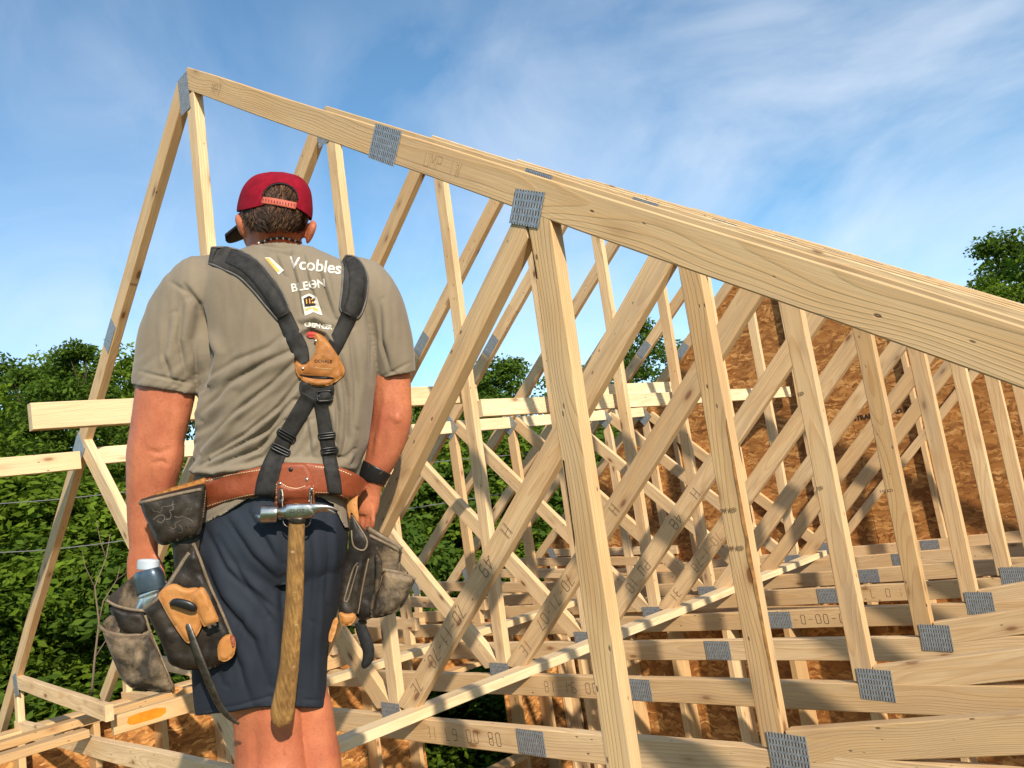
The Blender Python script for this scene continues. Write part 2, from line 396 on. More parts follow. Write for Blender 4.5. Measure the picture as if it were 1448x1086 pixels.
# ink lettering on the lumber
def put_stamp(n, txt, c, ang, size, w=.0024, gap=.3, flip=1):
    me, W = stroke_text(txt, size, w, gap, .0015); stamp(TR[n], me, c, ang)
dang = math.atan2(1.372 - (bcz(0) + .035), 1.523)
def on_diag(u): return (.075 + u * math.cos(dang), bcz(0) + .035 + u * math.sin(dang))
for n, ss in ((1, ['E7', '07-11-07', '94', 'H']), (2, ['E1', '70-17-07', '98', 'H']), (3, ['U', '01 UP', '84', 'H']), (4, ['13', '07-1-07', 'M'])):
    us = {4: (.13, .42, .78, .95), 3: (.12, .45, .80)}[len(ss)]
    for u, sx_ in zip(us, ss):
        put_stamp(n, sx_[::-1] if 1 else sx_, on_diag(u), dang + math.pi, .048, gap=.32)
for n, txt, c in ((1, 'A 81 L9 00 80', .36), (2, 'A 81 16 00', .36), (5, '1 L 0 80', 1.05), (4, '1-0-00-00', .95)):
    put_stamp(n, txt, (c, bcz(c) - .045), .033, .042, gap=.42)
for n, c, zz in ((2, 1.60, .93), (2, 1.6, .62), (3, 1.6, .55), (1, 1.62, .62), (1, 1.62, .52)):
    me = text_mesh('SPF KD' if n != 3 else '348 KD', .016); stamp(TR[n], me, (c, zz), 0)
FINK = simple('faded_ink', (.36, .25, .14), .8, .1)
me, _w = stroke_text('MP7', .036, .0012); stamp(TR[0], me, (.25, topR(.25) - .055), -math.atan(.685), mat=FINK)
me, _w = stroke_text('UMP 1W', .034, .0011); stamp(TR[0], me, (1.36, topR(1.36) - .05), -math.atan(.685), mat=FINK)

# ------------------------------------------------------------------ lateral braces (run along the row)
def brace(name, p, q, wy, wz, mat, label, cat='board', twist=0, group=None, cuts=(0, 0)):
    """board from p to q; wy = horizontal size, wz = vertical size"""
    p, q = Vector(p), Vector(q); d = q - p
    o = link(name, lumber_mesh(d.length, wz, wy, cuts[0], cuts[1], random.uniform(-.003, .003)), mat)
    xa = d.normalized(); ya = Vector((0, 0, 1)).cross(xa).normalized(); za = xa.cross(ya)
    m = Matrix((xa, ya, za)).transposed().to_4x4(); m = m @ Matrix.Rotation(twist, 4, 'X'); m.translation = p
    o.matrix_world = m
    tag(o, label, cat, group)
    return o
BR = 'long bracing boards nailed across the trusses'
brace('bracing_board', (-.062, -.59, 1.21), (-.062, 1.34, 1.262), .038, .086, WOODB, 'pale bracing board sticking out left of the worker with its square cut end showing', group=BR)
brace('bracing_board', (-.062, 1.355, 1.188), (-.062, 4.85, 1.235), .038, .086, WOODB, 'pale bracing board at chest height running from behind the worker to the OSB gable', group=BR)
brace('bracing_board', (-.1, 2.35, 1.268), (-.1, 3.8, 1.30), .038, .086, WOODB, 'short pale bracing board lapped above the long one near the middle king posts', group=BR)
brace('bracing_board', (-1.47, -.75, 1.205), (-1.47, .0-.03, 1.225), .038, .087, WOODB, 'bracing board leaving the left edge of the photo below the square ended board', group=BR)
brace('bracing_board', (-1.505, .03, 1.245), (-1.505, 4.85, 1.33), .038, .086, WOODB, 'lower bracing board running behind the worker along the left joints of the trusses', group=BR)
brace('bracing_board', (.16, -.6, bcz(.1) + .023), (.12, 4.45, bcz(.1) + .023), .086, .038, WOODB, 'long bright bracing board laid flat on the bottom chords right of the worker', group=BR)
brace('bracing_board', (-1.04, .9, bcz(-1) + .022), (-1.02, 2.95, bcz(-1) + .022), .086, .038, WOODB, 'shorter bracing board laid flat on the bottom chords behind the worker', group=BR)
brace('bracing_board', (-2.03, -.9, bcz(-2) + .022), (-2.1, .95, bcz(-2) + .022), .086, .038, WOODO, 'honey coloured board lying across the bottom chords at the lower left corner', group=BR)
brace('bracing_board', (-1.63, -.9, bcz(-1.6) + .022), (-1.65, -.03, bcz(-1.6) + .024), .086, .038, WOODO, 'short board at the lower left corner ending on the nearest bottom chord', group=BR)
cb = brace('bracing_board', (-1.50, .04, bcz(-1.5) + .046), (-1.45, 1.35, bcz(-1.4) + .046), .040, .086, WOODO, 'board with orange spray paint on its side behind the tool pouch', group=BR)
# orange paint patch: thin irregular skin on the side of that board (facing +X)
sp = simple('orange_spray_paint', (.85, .19, .008), .55, .3, nscale=30, namp=.2)
bm = bmesh.new(); pts = []
for i in range(40):
    a = i / 40 * 2 * math.pi; r = 1 + .12 * noise.noise(Vector((math.cos(a) * 2, math.sin(a) * 2, 3)))
    pts.append(bm.verts.new((1 * .15 + .09 * math.copysign(abs(math.cos(a)) ** .6, math.cos(a)) * r, -.0212, .002 + .024 * math.copysign(abs(math.sin(a)) ** .7, math.sin(a)) * r)))
bm.faces.new(pts); me = bpy.data.meshes.new('paint'); bm.to_mesh(me); bm.free()
link('paint_mark', me, sp, cb)

# ------------------------------------------------------------------ OSB gable wall + house walls below
def box_mesh(lo, hi, ch=0):
    bm = bmesh.new(); bmesh.ops.create_cube(bm, size=1)
    for v in bm.verts: v.co = Vector([(lo[i] + hi[i]) / 2 + v.co[i] * (hi[i] - lo[i]) for i in range(3)])
    if ch: bmesh.ops.bevel(bm, geom=bm.edges[:], offset=ch, segments=1, affect='EDGES')
    me = bpy.data.meshes.new('box'); bm.to_mesh(me); bm.free(); return me
yg = 8 * S + .0205
HZ += .072
g = empty('gable_wall', (0, yg, 0), 'triangular gable wall of brown OSB sheathing closing the far end of the trusses', 'wall')
# OSB sheets, staggered courses clipped to the gable triangle (sub-sheets with thin gaps)
def clip_poly(poly, a, b, c):   # keep a*x+b*z<=c
    outp = []
    for i in range(len(poly)):
        P, Q = poly[i], poly[(i + 1) % len(poly)]; fp = a * P[0] + b * P[1] - c; fq = a * Q[0] + b * Q[1] - c
        if fp <= 0: outp.append(P)
        if fp * fq < 0: t_ = fp / (fp - fq); outp.append((P[0] + (Q[0] - P[0]) * t_, P[1] + (Q[1] - P[1]) * t_))
    return outp
row = 0; z0 = -.16
while z0 < HZ:
    x0 = -4.5 + (row % 2) * 1.22
    while x0 < 4.2:
        poly = [(x0, z0), (x0 + 2.4365, z0), (x0 + 2.4365, z0 + 1.2165), (x0, z0 + 1.2165)]
        poly = clip_poly(poly, .685, 1, HZ - .004); poly = clip_poly(poly, -.80, 1, HZ - .004); poly = clip_poly(poly, -1, 0, 3.42); poly = clip_poly(poly, 1, 0, 4.05)
        if len(poly) >= 3:
            V = [(p[0], 0, p[1]) for p in poly] + [(p[0], .011, p[1]) for p in poly]; m_ = len(poly)
            F = [tuple(range(m_))[::-1], tuple(range(m_, 2 * m_))] + [(i, (i + 1) % m_, m_ + (i + 1) % m_, m_ + i) for i in range(m_)]
            pyd('osb_sheet', V, F, OSB, g)
        x0 += 2.44
    z0 += 1.22; row += 1
V = [(-3.42, .0125, -.17), (4.05, .0125, -.17), (0, .0125, HZ - .01)]; V = V + [(a, .0165, c) for a, b, c in V]
pyd('seam_backing', V, [(0, 2, 1), (3, 4, 5), (0, 1, 4, 3), (1, 2, 5, 4), (2, 0, 3, 5)], simple('dark_seam_backing', (.05, .03, .02), .8), g)  # unseen dark sheet added behind the OSB so its gaps look dark
NM = simple('nail_head', (.05, .04, .035), .5, .4, .6)
V = []; F = []
for k in range(9):
    xx = -2.44 + k * .61; zz = .02
    while zz < HZ - .1:
        if zz < (topR(xx) if xx > 0 else topL(xx)) - .05:
            b0 = len(V); V += [(xx + .004 * math.cos(a * math.pi / 3) , -.0010, zz + .004 * math.sin(a * math.pi / 3)) for a in range(6)]; F.append(tuple(range(b0, b0 + 6)))
        zz += .15
for xx in (-1.22, -.61, .85, 2.44):
    member('gable_stud', TR[8], (xx, bcz(xx) + .002), (xx, (topR(xx) if xx > 0 else topL(xx)) - .10), dep=.038, th=.0360)
nl = pyd('nail_rows', V, F, NM, g); nl['kind'] = 'stuff'
DK = simple('black_stamp', (.02, .015, .01), .7)
for tx, c, sz in (('STRANDBOARD 7/16', (.62, .93), .05), ('EXPOSURE 1', (1.15, 1.55), .045)):
    me = text_mesh(tx, sz, bold=.002); stamp(g, me, c, 0, y=-.0012, mat=DK)

FZ = -2.62   # storey floor
XW = -3.0    # inner face of left wall
ZT = -.185   # top of wall plates
def stud_wall(name, label, p, q, top, bot, inward, skip=(), openings=(), step=.406, dbl=()):
    """wall from p to q (xy), studs + plates + OSB on the outside"""
    P, Q = Vector((*p, 0)), Vector((*q, 0)); d = (Q - P).normalized(); nrm = Vector((*inward, 0)); Ln = (Q - P).length
    e = empty(name, (P.x, P.y, bot), label, 'wall')
    ang = math.atan2(d.y, d.x)
    e.rotation_euler = (0, 0, ang)
    side = 1 if Vector((-d.y, d.x, 0)).dot(nrm) > 0 else -1     # local +y is inward if side=1
    H = top - bot
    yc = side * .0695
    for k, (za, zb) in enumerate(((H - .038, H), (H - .077, H - .039), (0, .038))):
        m = lumber_mesh(Ln, .0378, .139); o = link('wall_plate', m, WOODO, e); o.location = (0, yc, (za + zb) / 2)
    s_ = .02; i = 0
    while s_ < Ln:
        inside = any(a < s_ < b for a, b, *_ in openings)
        if not inside:
            m = lumber_mesh(H - .117, .139, .038); o = link('wall_stud', m, WOODO if i % 3 else WOOD, e)
            o.rotation_euler = (0, -math.pi / 2, math.pi / 2); o.location = (s_, yc, .039)
            # rotate so that x->z, depth->y, thickness->x
        s_ += step if i not in dbl else .05; i += 1
    # sheathing pieces around the openings
    segs = [(0, Ln, 0, H)]
    for (a, b, c, dd) in openings:
        new = []
        for (x0, x1, z0, z1) in segs:
            if x1 <= a or x0 >= b: new.append((x0, x1, z0, z1)); continue
            if x0 < a: new.append((x0, a, z0, z1))
            if x1 > b: new.append((b, x1, z0, z1))
            xa, xb = max(a, x0), min(b, x1)
            if z0 < c: new.append((xa, xb, z0, c))
            if z1 > dd: new.append((xa, xb, dd, z1))
        segs = new
    for (x0, x1, z0, z1) in segs:
        xx = x0
        while xx < x1 - .01:
            xe = min(x1, xx + 1.22)
            ya, yb = (-.012, -.001) if side > 0 else (.001, .012)
            link('osb_sheet', box_mesh((xx + .0015, ya, z0), (xe - .0015, yb, z1)), OSB, e); xx = xe
    for (a, b, c, dd) in openings:
        m = lumber_mesh(b - a + .1, .139, .038); 
        for zz in (c, dd):
            o = link('opening_header', m.copy(), WOODO, e); o.rotation_euler = (math.pi / 2, 0, 0); o.location = (a - .05, yc, zz)
    return e
stud_wall('stud_wall', 'far stud wall with OSB sheathing below the gable wall', (XW + .01, 8 * S + .005), (4.2, 8 * S + .005), ZT + .035, FZ, (0, -1))
stud_wall('stud_wall', 'left stud wall with OSB sheathing and a window opening under the left eaves', (XW, 8 * S - .01), (XW, -3.0), ZT, FZ, (1, 0), openings=((.9, 1.9, .95, 1.9),))
stud_wall('stud_wall', 'inner stud partition seen between the bottom chords of the trusses', (-1.2, 3.2), (2.9, 3.2), ZT + .035, FZ, (0, -1), step=.406, openings=())
gm = simple('subfloor_osb', (.30, .17, .07), .7, .2, nscale=6, namp=.4)
fl = link('subfloor', box_mesh((-3.1, -3.2, FZ - .25), (4.4, 8 * S + .15, FZ - .001)), osb_mat('dark_subfloor', .42)); fl['kind'] = 'structure'  # same OSB pattern, evenly darker for the floor
# the scaffold plank the worker stands on
# ------------------------------------------------------------------ ground and woods
def ray(px, py): return MR.transposed() @ Vector(((px - 724) / FPX, (py - 543) / FPX, 1))
GZ = -3.4
gs = NT('forest_floor'); tco = gs.n('TexCoord').outputs['Object']
gn = gs.noise(tco, .6, 5, .6).outputs[0]; gs.base(gs.ramp(gn, [(.35, (.035, .06, .015)), (.7, (.09, .12, .03))]), .9, .1)
gs.bump(gs.noise(tco, 4, 4).outputs[0], .6, .1)
bm = bmesh.new(); bmesh.ops.create_grid(bm, x_segments=60, y_segments=60, size=450)
for v in bm.verts:
    r = max(0, v.co.length - 14)
    v.co.z = GZ + 1.5 * noise.noise(v.co * .02) * min(1, r / 20) + (min(r, 60) * .03)
me = bpy.data.meshes.new('ground'); bm.to_mesh(me); bm.free(); gr = link('ground', me, gs.m, smooth=True); gr['kind'] = 'structure'

def leaf_mat(name, c0, c1):
    s = NT(name); geo = s.n('NewGeometry'); rnd = geo.outputs['Random Per Island']
    c = s.ramp(rnd, [(0, c0), (1, c1)])
    n = s.noise(s.n('TexCoord').outputs['Object'], 1.1, 3).outputs[0]
    c = s.mix(s.ramp(n, [(.4, .0), (.65, .5)]), c, tuple(v * .55 for v in c0))
    s.base(c, .75, .15)
    tr = s.n('BsdfTranslucent'); s.l(s.mix(.5, c, (.20, .30, .02)), tr.inputs[0])
    mx_ = s.n('MixShader'); mx_.inputs[0].default_value = .35; s.l(s.b.outputs[0], mx_.inputs[1]); s.l(tr.outputs[0], mx_.inputs[2]); s.l(mx_.outputs[0], s.o.inputs[0])
    return s.m
LEAFA = leaf_mat('maple_leaves', (.075, .13, .010), (.155, .235, .016))
LEAFB = leaf_mat('dark_leaves', (.045, .09, .010), (.10, .165, .016))
LEAFC = leaf_mat('young_leaves', (.085, .145, .010), (.17, .25, .020))
BARK = simple('bark', (.06, .045, .033), .9, .1, nscale=12, namp=.4, bscale=20, bstr=.8, bdist=.02)
def foliage_mesh(seed, H, Rr, z0, nclump, nleaf, ls, flat=.45):
    """crown: irregular pads of leaves spread through the volume; H top height, z0 crown start"""
    rg = np.random.RandomState(seed); V = []
    cl = []
    while len(cl) < nclump:
        t = rg.rand(); ang = rg.rand() * 6.283
        zz = z0 + (H - z0) * t
        prof = math.sin(math.pi * min(1, .12 + .88 * (1 - t)) ** .9) ** .6 if t < 1 else 0
        prof = max(.12, (1 - t) ** .55 * (.55 + .45 * min(1, t * 4)))
        rr = Rr * prof * (rg.rand() ** .4) * (.8 + .4 * noise.noise(Vector((math.cos(ang) * 1.5, math.sin(ang) * 1.5, zz * .7 + seed))) * 2 * .6 + .1)
        cl.append((rr * math.cos(ang), rr * math.sin(ang), zz, (.25 + .6 * rg.rand()) * Rr * .34 * (1.15 - .5 * t)))
    cl = np.array(cl); w = cl[:, 3] ** 2; w /= w.sum()
    idx = rg.choice(len(cl), nleaf, p=w)
    u = rg.randn(nleaf, 3); u /= np.linalg.norm(u, axis=1)[:, None]; rad = rg.rand(nleaf) ** .33
    rad = np.where(rg.rand(nleaf) < .08, rad * 1.45, rad)
    P = cl[idx, :3] + u * rad[:, None] * cl[idx, 3:4] * np.array([1, 1, flat])
    P[:, 2] -= .18 * ((P[:, 0] - cl[idx, 0]) ** 2 + (P[:, 1] - cl[idx, 1]) ** 2) / cl[idx, 3]
    n = rg.randn(nleaf, 3) * .75 + np.array([0, 0, .9]) + u * .5; n /= np.linalg.norm(n, axis=1)[:, None]
    a = np.cross(n, rg.randn(nleaf, 3)); a /= np.linalg.norm(a, axis=1)[:, None]; b = np.cross(n, a)
    s_ = ls * (.6 + .8 * rg.rand(nleaf))[:, None]
    q = np.stack([P - a * s_, P - b * s_ * .5 + a * s_ * .1, P + a * s_ * .9, P + b * s_ * .5 + a * s_ * .1], 1).reshape(-1, 3)
    me = bpy.data.meshes.new('crown'); me.vertices.add(len(q)); me.vertices.foreach_set('co', q.astype(np.float32).ravel())
    me.loops.add(len(q)); me.loops.foreach_set('vertex_index', np.arange(len(q), dtype=np.int32))
    me.polygons.add(nleaf); me.polygons.foreach_set('loop_start', np.arange(0, len(q), 4, dtype=np.int32)); me.polygons.foreach_set('loop_total', np.full(nleaf, 4, np.int32))
    me.update(); me.validate(); return me, cl
def tube(bmv, bmf, pts, rads, seg=7):
    k0 = len(bmv); n = len(pts)
    for i, (p, r) in enumerate(zip(pts, rads)):
        p = Vector(p); d = (Vector(pts[min(i + 1, n - 1)]) - Vector(pts[max(i - 1, 0)])).normalized()
        a = d.orthogonal().normalized(); b = d.cross(a)
        for j in range(seg): th = 2 * math.pi * j / seg; bmv.append(p + a * r * math.cos(th) + b * r * math.sin(th))
    for i in range(n - 1):
        for j in range(seg): k = (j + 1) % seg; bmf.append((k0 + i * seg + j, k0 + i * seg + k, k0 + (i + 1) * seg + k, k0 + (i + 1) * seg + j))
    bmf.append(tuple(k0 + j for j in range(seg))[::-1]); bmf.append(tuple(k0 + (n - 1) * seg + j for j in range(seg)))
def trunk_mesh(seed, H, cl, r0=.16, nb=22):
    rg = random.Random(seed); V = []; F = []
    pts = [(.15 * math.sin(t * 3 + seed), .12 * math.cos(t * 2.3 + seed), H * .92 * t) for t in [i / 9 for i in range(10)]]
    tube(V, F, pts, [r0 * (1 - .9 * i / 9) * (1.25 if i == 0 else 1) for i in range(10)], 9)
    for k in range(nb):
        c = cl[rg.randrange(len(cl))]; zb = max(.15 * H, c[2] - .5 * math.hypot(c[0], c[1]) - .2); t = min(.95, zb / (H * .92))
        b = Vector((.15 * math.sin(t * 3 + seed), .12 * math.cos(t * 2.3 + seed), H * .92 * t)); e = Vector(c[:3]); m_ = (b + e) / 2 + Vector((0, 0, -.08))
        tube(V, F, [b, (b + m_) / 2, m_, e], [.05 * (1 - t * .6), .035 * (1 - t * .5), .022, .006], 5)
    me = bpy.data.meshes.new('trunk'); me.from_pydata([tuple(v) for v in V], [], F); me.update(); return me
PROT = []
for k, (H, Rr, z0, nc, nl, ls, mt, fl_) in enumerate([(9.5, 3.6, .5, 190, 40000, .066, LEAFA, .4), (8.5, 3.4, .4, 180, 40000, .064, LEAFB, .5), (10.5, 3.0, .8, 170, 32000, .068, LEAFB, .45), (9.0, 3.7, .4, 190, 42000, .064, LEAFC, .38)]):
    me, cl = foliage_mesh(20 + k, H, Rr, z0, nc, nl, ls, fl_); me.materials.append(mt)
    tm = trunk_mesh(k, H, cl); tm.materials.append(BARK); PROT.append((H, me, tm, Rr))
BP = []
for k, (H, Rr, nc, nl, ls, mt) in enumerate([(3.4, 2.0, 70, 46000, .031, LEAFA), (2.8, 1.9, 64, 44000, .030, LEAFB), (3.9, 1.9, 70, 46000, .032, LEAFC)]):
    me, cl = foliage_mesh(50 + k, H, Rr, .15, nc, nl, ls, .45); me.materials.append(mt)
    tm = trunk_mesh(k + 9, H, cl, .05, 16); tm.materials.append(BARK); BP.append((H, me, tm, Rr))
def plant(kind, px, D, topy, proto, label, group, rot=0, wid=1.0):
    H, me, tm, Rr = proto
    d = ray(px, 700); hd = Vector((d.x, d.y, 0)).normalized()
    if kind == 'bush': D = max(D, 9.0 / max(.3, -hd.x))
    b = CP + hd * D
    # find height giving the wanted image row: search z
    lo, hi = -5., 40.
    for _ in range(30):
        z = (lo + hi) / 2; q = MR @ (Vector((b.x, b.y, z)) - CP); y = 543 + FPX * q.y / q.z
        if y > topy: lo = z
        else: hi = z
    r = max(0, math.hypot(b.x, b.y) - 14); gz = GZ + min(r, 60) * .03 - .15
    s_ = (z - gz) / H
    e = empty(kind, (b.x, b.y, gz), label, 'tree' if kind == 'tree' else 'bush', group); e.rotation_euler = (0, 0, rot); e.scale = (s_ * wid, s_ * wid, s_)
    for nm, m in (('trunk', tm), ('crown', me)):
        o = bpy.data.objects.new(nm, m); COL.objects.link(o); o.parent = e
# (px, distance, top row, prototype, label)
TL = [(-60, 15, 520, 0, 'leafy tree at the far left edge of the woods'),
      (50, 18, 522, 2, 'tree rising just left of the square ended bracing board'),
      (122, 17, 486, 2, 'tallest pointed tree top behind the left rafter of the nearest truss'),
      (205, 17.5, 500, 3, 'bright green tree behind the sleeve of the worker'),
      (300, 19, 520, 1, 'dark tree mostly hidden behind the back of the worker'),
      (-10, 21, 512, 1, 'dark round tree behind the two leftmost tree tops'),
      (160, 22, 512, 0, 'tree filling the gap behind the left rafter of the nearest truss'),
      (90, 23, 508, 3, 'bright tree between the two pointed tree tops at the left'),
      (610, 25, 560, 1, 'dark low tree beside the sleeve on the right of the worker'),
      (690, 26, 520, 0, 'tree behind the gap between the thick diagonal web and the big vertical web'),
      (420, 18, 530, 0, 'green tree hidden behind the worker and his belt'),
      (560, 19, 560, 3, 'tree behind the right arm of the worker'),
      (655, 22, 545, 2, 'thin tree top between the worker and the thick diagonal web'),
      (735, 20, 508, 1, 'round green tree left of the big vertical web'),
      (830, 23, 520, 1, 'tree behind the big vertical web of the nearest truss'),
      (935, 21, 450, 2, 'dark tree seen between the second diagonal web and its vertical web'),
      (1010, 25, 480, 1, 'tree partly covered by the gable wall at its left edge'),
      (1470, 21, 396, 0, 'low bright tree clump touching the rafters at the right edge'),
      (1512, 24, 330, 1, 'round tree top above the rafters at the right edge'),
      (1600, 22, 290, 0, 'taller tree at the right edge of the photo above the rafters')]
for i, (px, D, ty, k, lb) in enumerate(TL):
    plant('tree', px, D, ty, PROT[k], lb, 'trees behind the building', rot=i * 1.7, wid=1.0)
BL = [(-90, 9.5, 700, 0), (10, 10, 660, 2), (60, 8.8, 760, 1), (120, 10.5, 655, 0), (190, 9.5, 720, 2), (260, 10.5, 680, 1), (330, 10, 700, 0), (430, 11, 690, 1),
      (560, 12, 640, 1), (640, 12.5, 620, 2), (720, 13, 610, 0), (800, 13.5, 600, 1), (870, 14.5, 600, 2), (-10, 7.8, 860, 2), (110, 7.6, 850, 1), (230, 8.2, 850, 0), (640, 10.5, 720, 2), (740, 11, 720, 1)]
bw = ['leftmost bush under the trees', 'tall pale bush below the lower bracing board', 'dark bush left of the left rafter', 'bush right behind the left rafter joint', 'bright bush beside the left hand of the worker',
      'dark bush behind the left elbow of the worker', 'bush behind the waist of the worker', 'dark bush behind the hips of the worker', 'dark bush behind the right hand of the worker', 'bright bush left of the thick diagonal web',
      'bush framed by the crossing webs in the middle', 'dark bush behind the big vertical web', 'pale bush beside the edge of the gable wall', 'low bright bush at the bottom left corner', 'low dark bush behind the lower left heel joint', 'low bush behind the hanging tool pouch', 'low bright bush under the crossing webs', 'low dark bush under the crossing webs']
for i, (px, D, ty, k) in enumerate(BL):
    plant('bush', px, D, ty, BP[k], bw[i], 'bushes along the edge of the woods', rot=i * 2.1, wid=1.25)
# ------------------------------------------------------------------ the worker (built at 1.9 m, in real size)
Z0 = 1.9
MT = np.array(MR).T; CPn = np.array(CP)
def Wn(px, py, d):
    px = np.asarray(px, float); py = np.asarray(py, float); z = Z0 + np.asarray(d, float) + 0 * px
    q = np.stack([(px - 724) / FPX * z, (py - 543) / FPX * z, z], -1)
    return CPn + q @ MT.T
def W(px, py, d): return Vector(Wn(px, py, d))
def PX(co):
    q = (np.asarray(co) - CPn) @ np.array(MR).T
    return 724 + FPX * q[:, 0] / q[:, 2], 543 + FPX * q[:, 1] / q[:, 2], q[:, 2] - Z0
FWD = np.array(MR[2]); MPP = Z0 / FPX
FOOT = W(392, 1352, .03)
worker = empty('person', FOOT, 'worker seen from behind in a red backwards cap, taupe t-shirt and dark blue shorts', 'person')
beltroot = empty('tool_belt', W(430, 690, 0), 'red leather tool belt with black suspenders and worn pouches around the hips of the worker', 'tool belt')
def cr(P, n):
    P = np.array(P, float); out = []
    N = len(P)
    for i in range(N - 1):
        p0 = P[max(i - 1, 0)]; p1 = P[i]; p2 = P[i + 1]; p3 = P[min(i + 2, N - 1)]
        for k in range(n):
            t = k / n
            out.append(.5 * ((2 * p1) + (-p0 + p2) * t + (2 * p0 - 5 * p1 + 4 * p2 - p3) * t * t + (-p0 + 3 * p1 - 3 * p2 + p3) * t ** 3))
    out.append(P[-1]); return np.array(out)
def limb(P, seg=28, sub=6, ex=1.0, cap=True, acc=None, orient=None):
    """P rows: px, py, d, rx(px), rd(m).  returns verts, faces (closed)"""
    Q = cr(P, sub); V = []; F = []; n = len(Q)
    for i in range(n):
        a, b = Q[max(i - 1, 0)], Q[min(i + 1, n - 1)]
        if orient is not None: nx, ny = orient
        else:
            tx, ty = (b - a)[:2]; td = (b[2] - a[2]) / MPP; l = math.hypot(tx, ty)
            if l < .3: nx, ny = 1, 0
            else: nx, ny = ty / l, -tx / l
            if ny and abs(nx) < 1e-6 and ny < 0: pass
        for j in range(seg):
            th = 2 * math.pi * j / seg; c, s = math.cos(th), math.sin(th)
            c = math.copysign(abs(c) ** ex, c); s = math.copysign(abs(s) ** ex, s)
            V.append((Q[i][0] + nx * c * Q[i][3], Q[i][1] + ny * c * Q[i][3], Q[i][2] - s * Q[i][4]))
    for i in range(n - 1):
        for j in range(seg): k = (j + 1) % seg; F.append((i * seg + j, i * seg + k, (i + 1) * seg + k, (i + 1) * seg + j))
    V = np.array(V)
    if cap:
        for r, base in ((0, 0), (n - 1, (n - 1) * seg)):
            c = V[base:base + seg].mean(0); V = np.vstack([V, c]); ci = len(V) - 1
            for j in range(seg):
                k = (j + 1) % seg; F.append((base + k, base + j, ci) if r == 0 else (base + j, base + k, ci))
    Wv = Wn(V[:, 0], V[:, 1], V[:, 2])
    if acc is not None:
        k = len(acc[0]); acc[0].extend(map(tuple, Wv)); acc[1].extend(tuple(a + k for a in f) for f in F); return
    return Wv, F
def fixn(me):
    bm = bmesh.new(); bm.from_mesh(me); bmesh.ops.recalc_face_normals(bm, faces=bm.faces); bm.to_mesh(me); bm.free()
def wlink(name, V, F, mat, parent, root=None, smooth=True):
    """world-space verts -> object parented under root (or a part of root)"""
    root = root or (parent if parent.parent is None else parent.parent)
    V = np.asarray(V, float) - np.array(root.location if root.type == 'EMPTY' else (0, 0, 0))
    me = bpy.data.meshes.new(name); me.from_pydata([tuple(v) for v in V], [], F); me.update(); fixn(me)
    return link(name, me, mat, parent, smooth)
def remesh(acc, vox, smooth=6, fac=.5):
    me = bpy.data.meshes.new('r'); me.from_pydata(acc[0], [], acc[1]); me.update(); fixn(me)
    o = bpy.data.objects.new('r', me); COL.objects.link(o)
    m = o.modifiers.new('a', 'REMESH'); m.mode = 'VOXEL'; m.voxel_size = vox; m.adaptivity = 0
    if smooth: m = o.modifiers.new('b', 'SMOOTH'); m.iterations = smooth; m.factor = fac
    dg = bpy.context.evaluated_depsgraph_get(); r = bpy.data.meshes.new_from_object(o.evaluated_get(dg))
    bpy.data.objects.remove(o)
    V = np.zeros(len(r.vertices) * 3); r.vertices.foreach_get('co', V); N = np.zeros(len(r.vertices) * 3); r.vertices.foreach_get('normal', N)
    F = [tuple(p.vertices) for p in r.polygons]; bpy.data.meshes.remove(r)
    return V.reshape(-1, 3), N.reshape(-1, 3), F
def bvh(V, F): return BVHTree.FromPolygons([Vector(v) for v in V], F)
def nz(p, s=1.0): return noise.noise(Vector((p[0] * s, p[1] * s, p[2] * s if len(p) > 2 else 0)))

# materials
sk = NT('sunburnt_skin'); t_ = sk.n('TexCoord').outputs['Object']
a_ = sk.noise(t_, 9, 4, .6).outputs[0]; b_ = sk.noise(t_, 160, 3, .6).outputs[0]
c_ = sk.mix(sk.ramp(a_, [(.35, 0), (.68, 1)]), (.37, .105, .052), (.52, .18, .085)); c_ = sk.mix(sk.ramp(b_, [(.55, 0), (.75, .35)]), c_, (.32, .085, .04))
sk.base(c_, .52, .35); sk.b.inputs['Subsurface Weight'].default_value = .12; sk.b.inputs['Subsurface Radius'].default_value = (.012, .004, .002); sk.b.inputs['Subsurface Scale'].default_value = .6
fr_ = sk.n('TexVoronoi', feature='F1'); fr_.inputs['Scale'].default_value = 95; sk.l(t_, fr_.inputs['Vector'])
ff_ = sk.math('MULTIPLY', sk.ramp(fr_.outputs['Distance'], [(.10, 1), (.22, 0)]), sk.ramp(sk.sep(fr_.outputs['Color'])[0], [(.22, .6), (.25, 0)]))
c_ = sk.mix(ff_, c_, (.22, .06, .03)); sk.put(sk.b.inputs['Base Color'], c_)
sk.bump(sk.math('ADD', b_, sk.math('ADD', sk.math('MULTIPLY', sk.noise(t_, 500, 2).outputs[0], .6), sk.math('MULTIPLY', sk.noise(sk.vmul(t_, (1, 1, .3)), 45, 3, .6).outputs[0], 1.6))), .55, .0018)
SKIN = sk.m
ts = NT('taupe_cotton'); t_ = ts.n('TexCoord').outputs['Object']
a_ = ts.noise(t_, 5, 4, .6).outputs[0]; b_ = ts.noise(t_, 700, 2, .7).outputs[0]
c_ = ts.mix(ts.ramp(a_, [(.35, 0), (.7, 1)]), (.192, .154, .108), (.238, .195, .140)); c_ = ts.mix(ts.ramp(b_, [(.4, .25), (.6, 0)]), c_, (.13, .10, .065))
ts.base(c_, .95, .1); ts.b.inputs['Sheen Weight'].default_value = .15; ts.bump(ts.math('ADD', ts.math('MULTIPLY', b_, .4), ts.noise(t_, 60, 3, .6).outputs[0]), .3, .002)
SHIRT = ts.m
SHORTM = NT('navy_shorts'); t_ = SHORTM.n('TexCoord').outputs['Object']
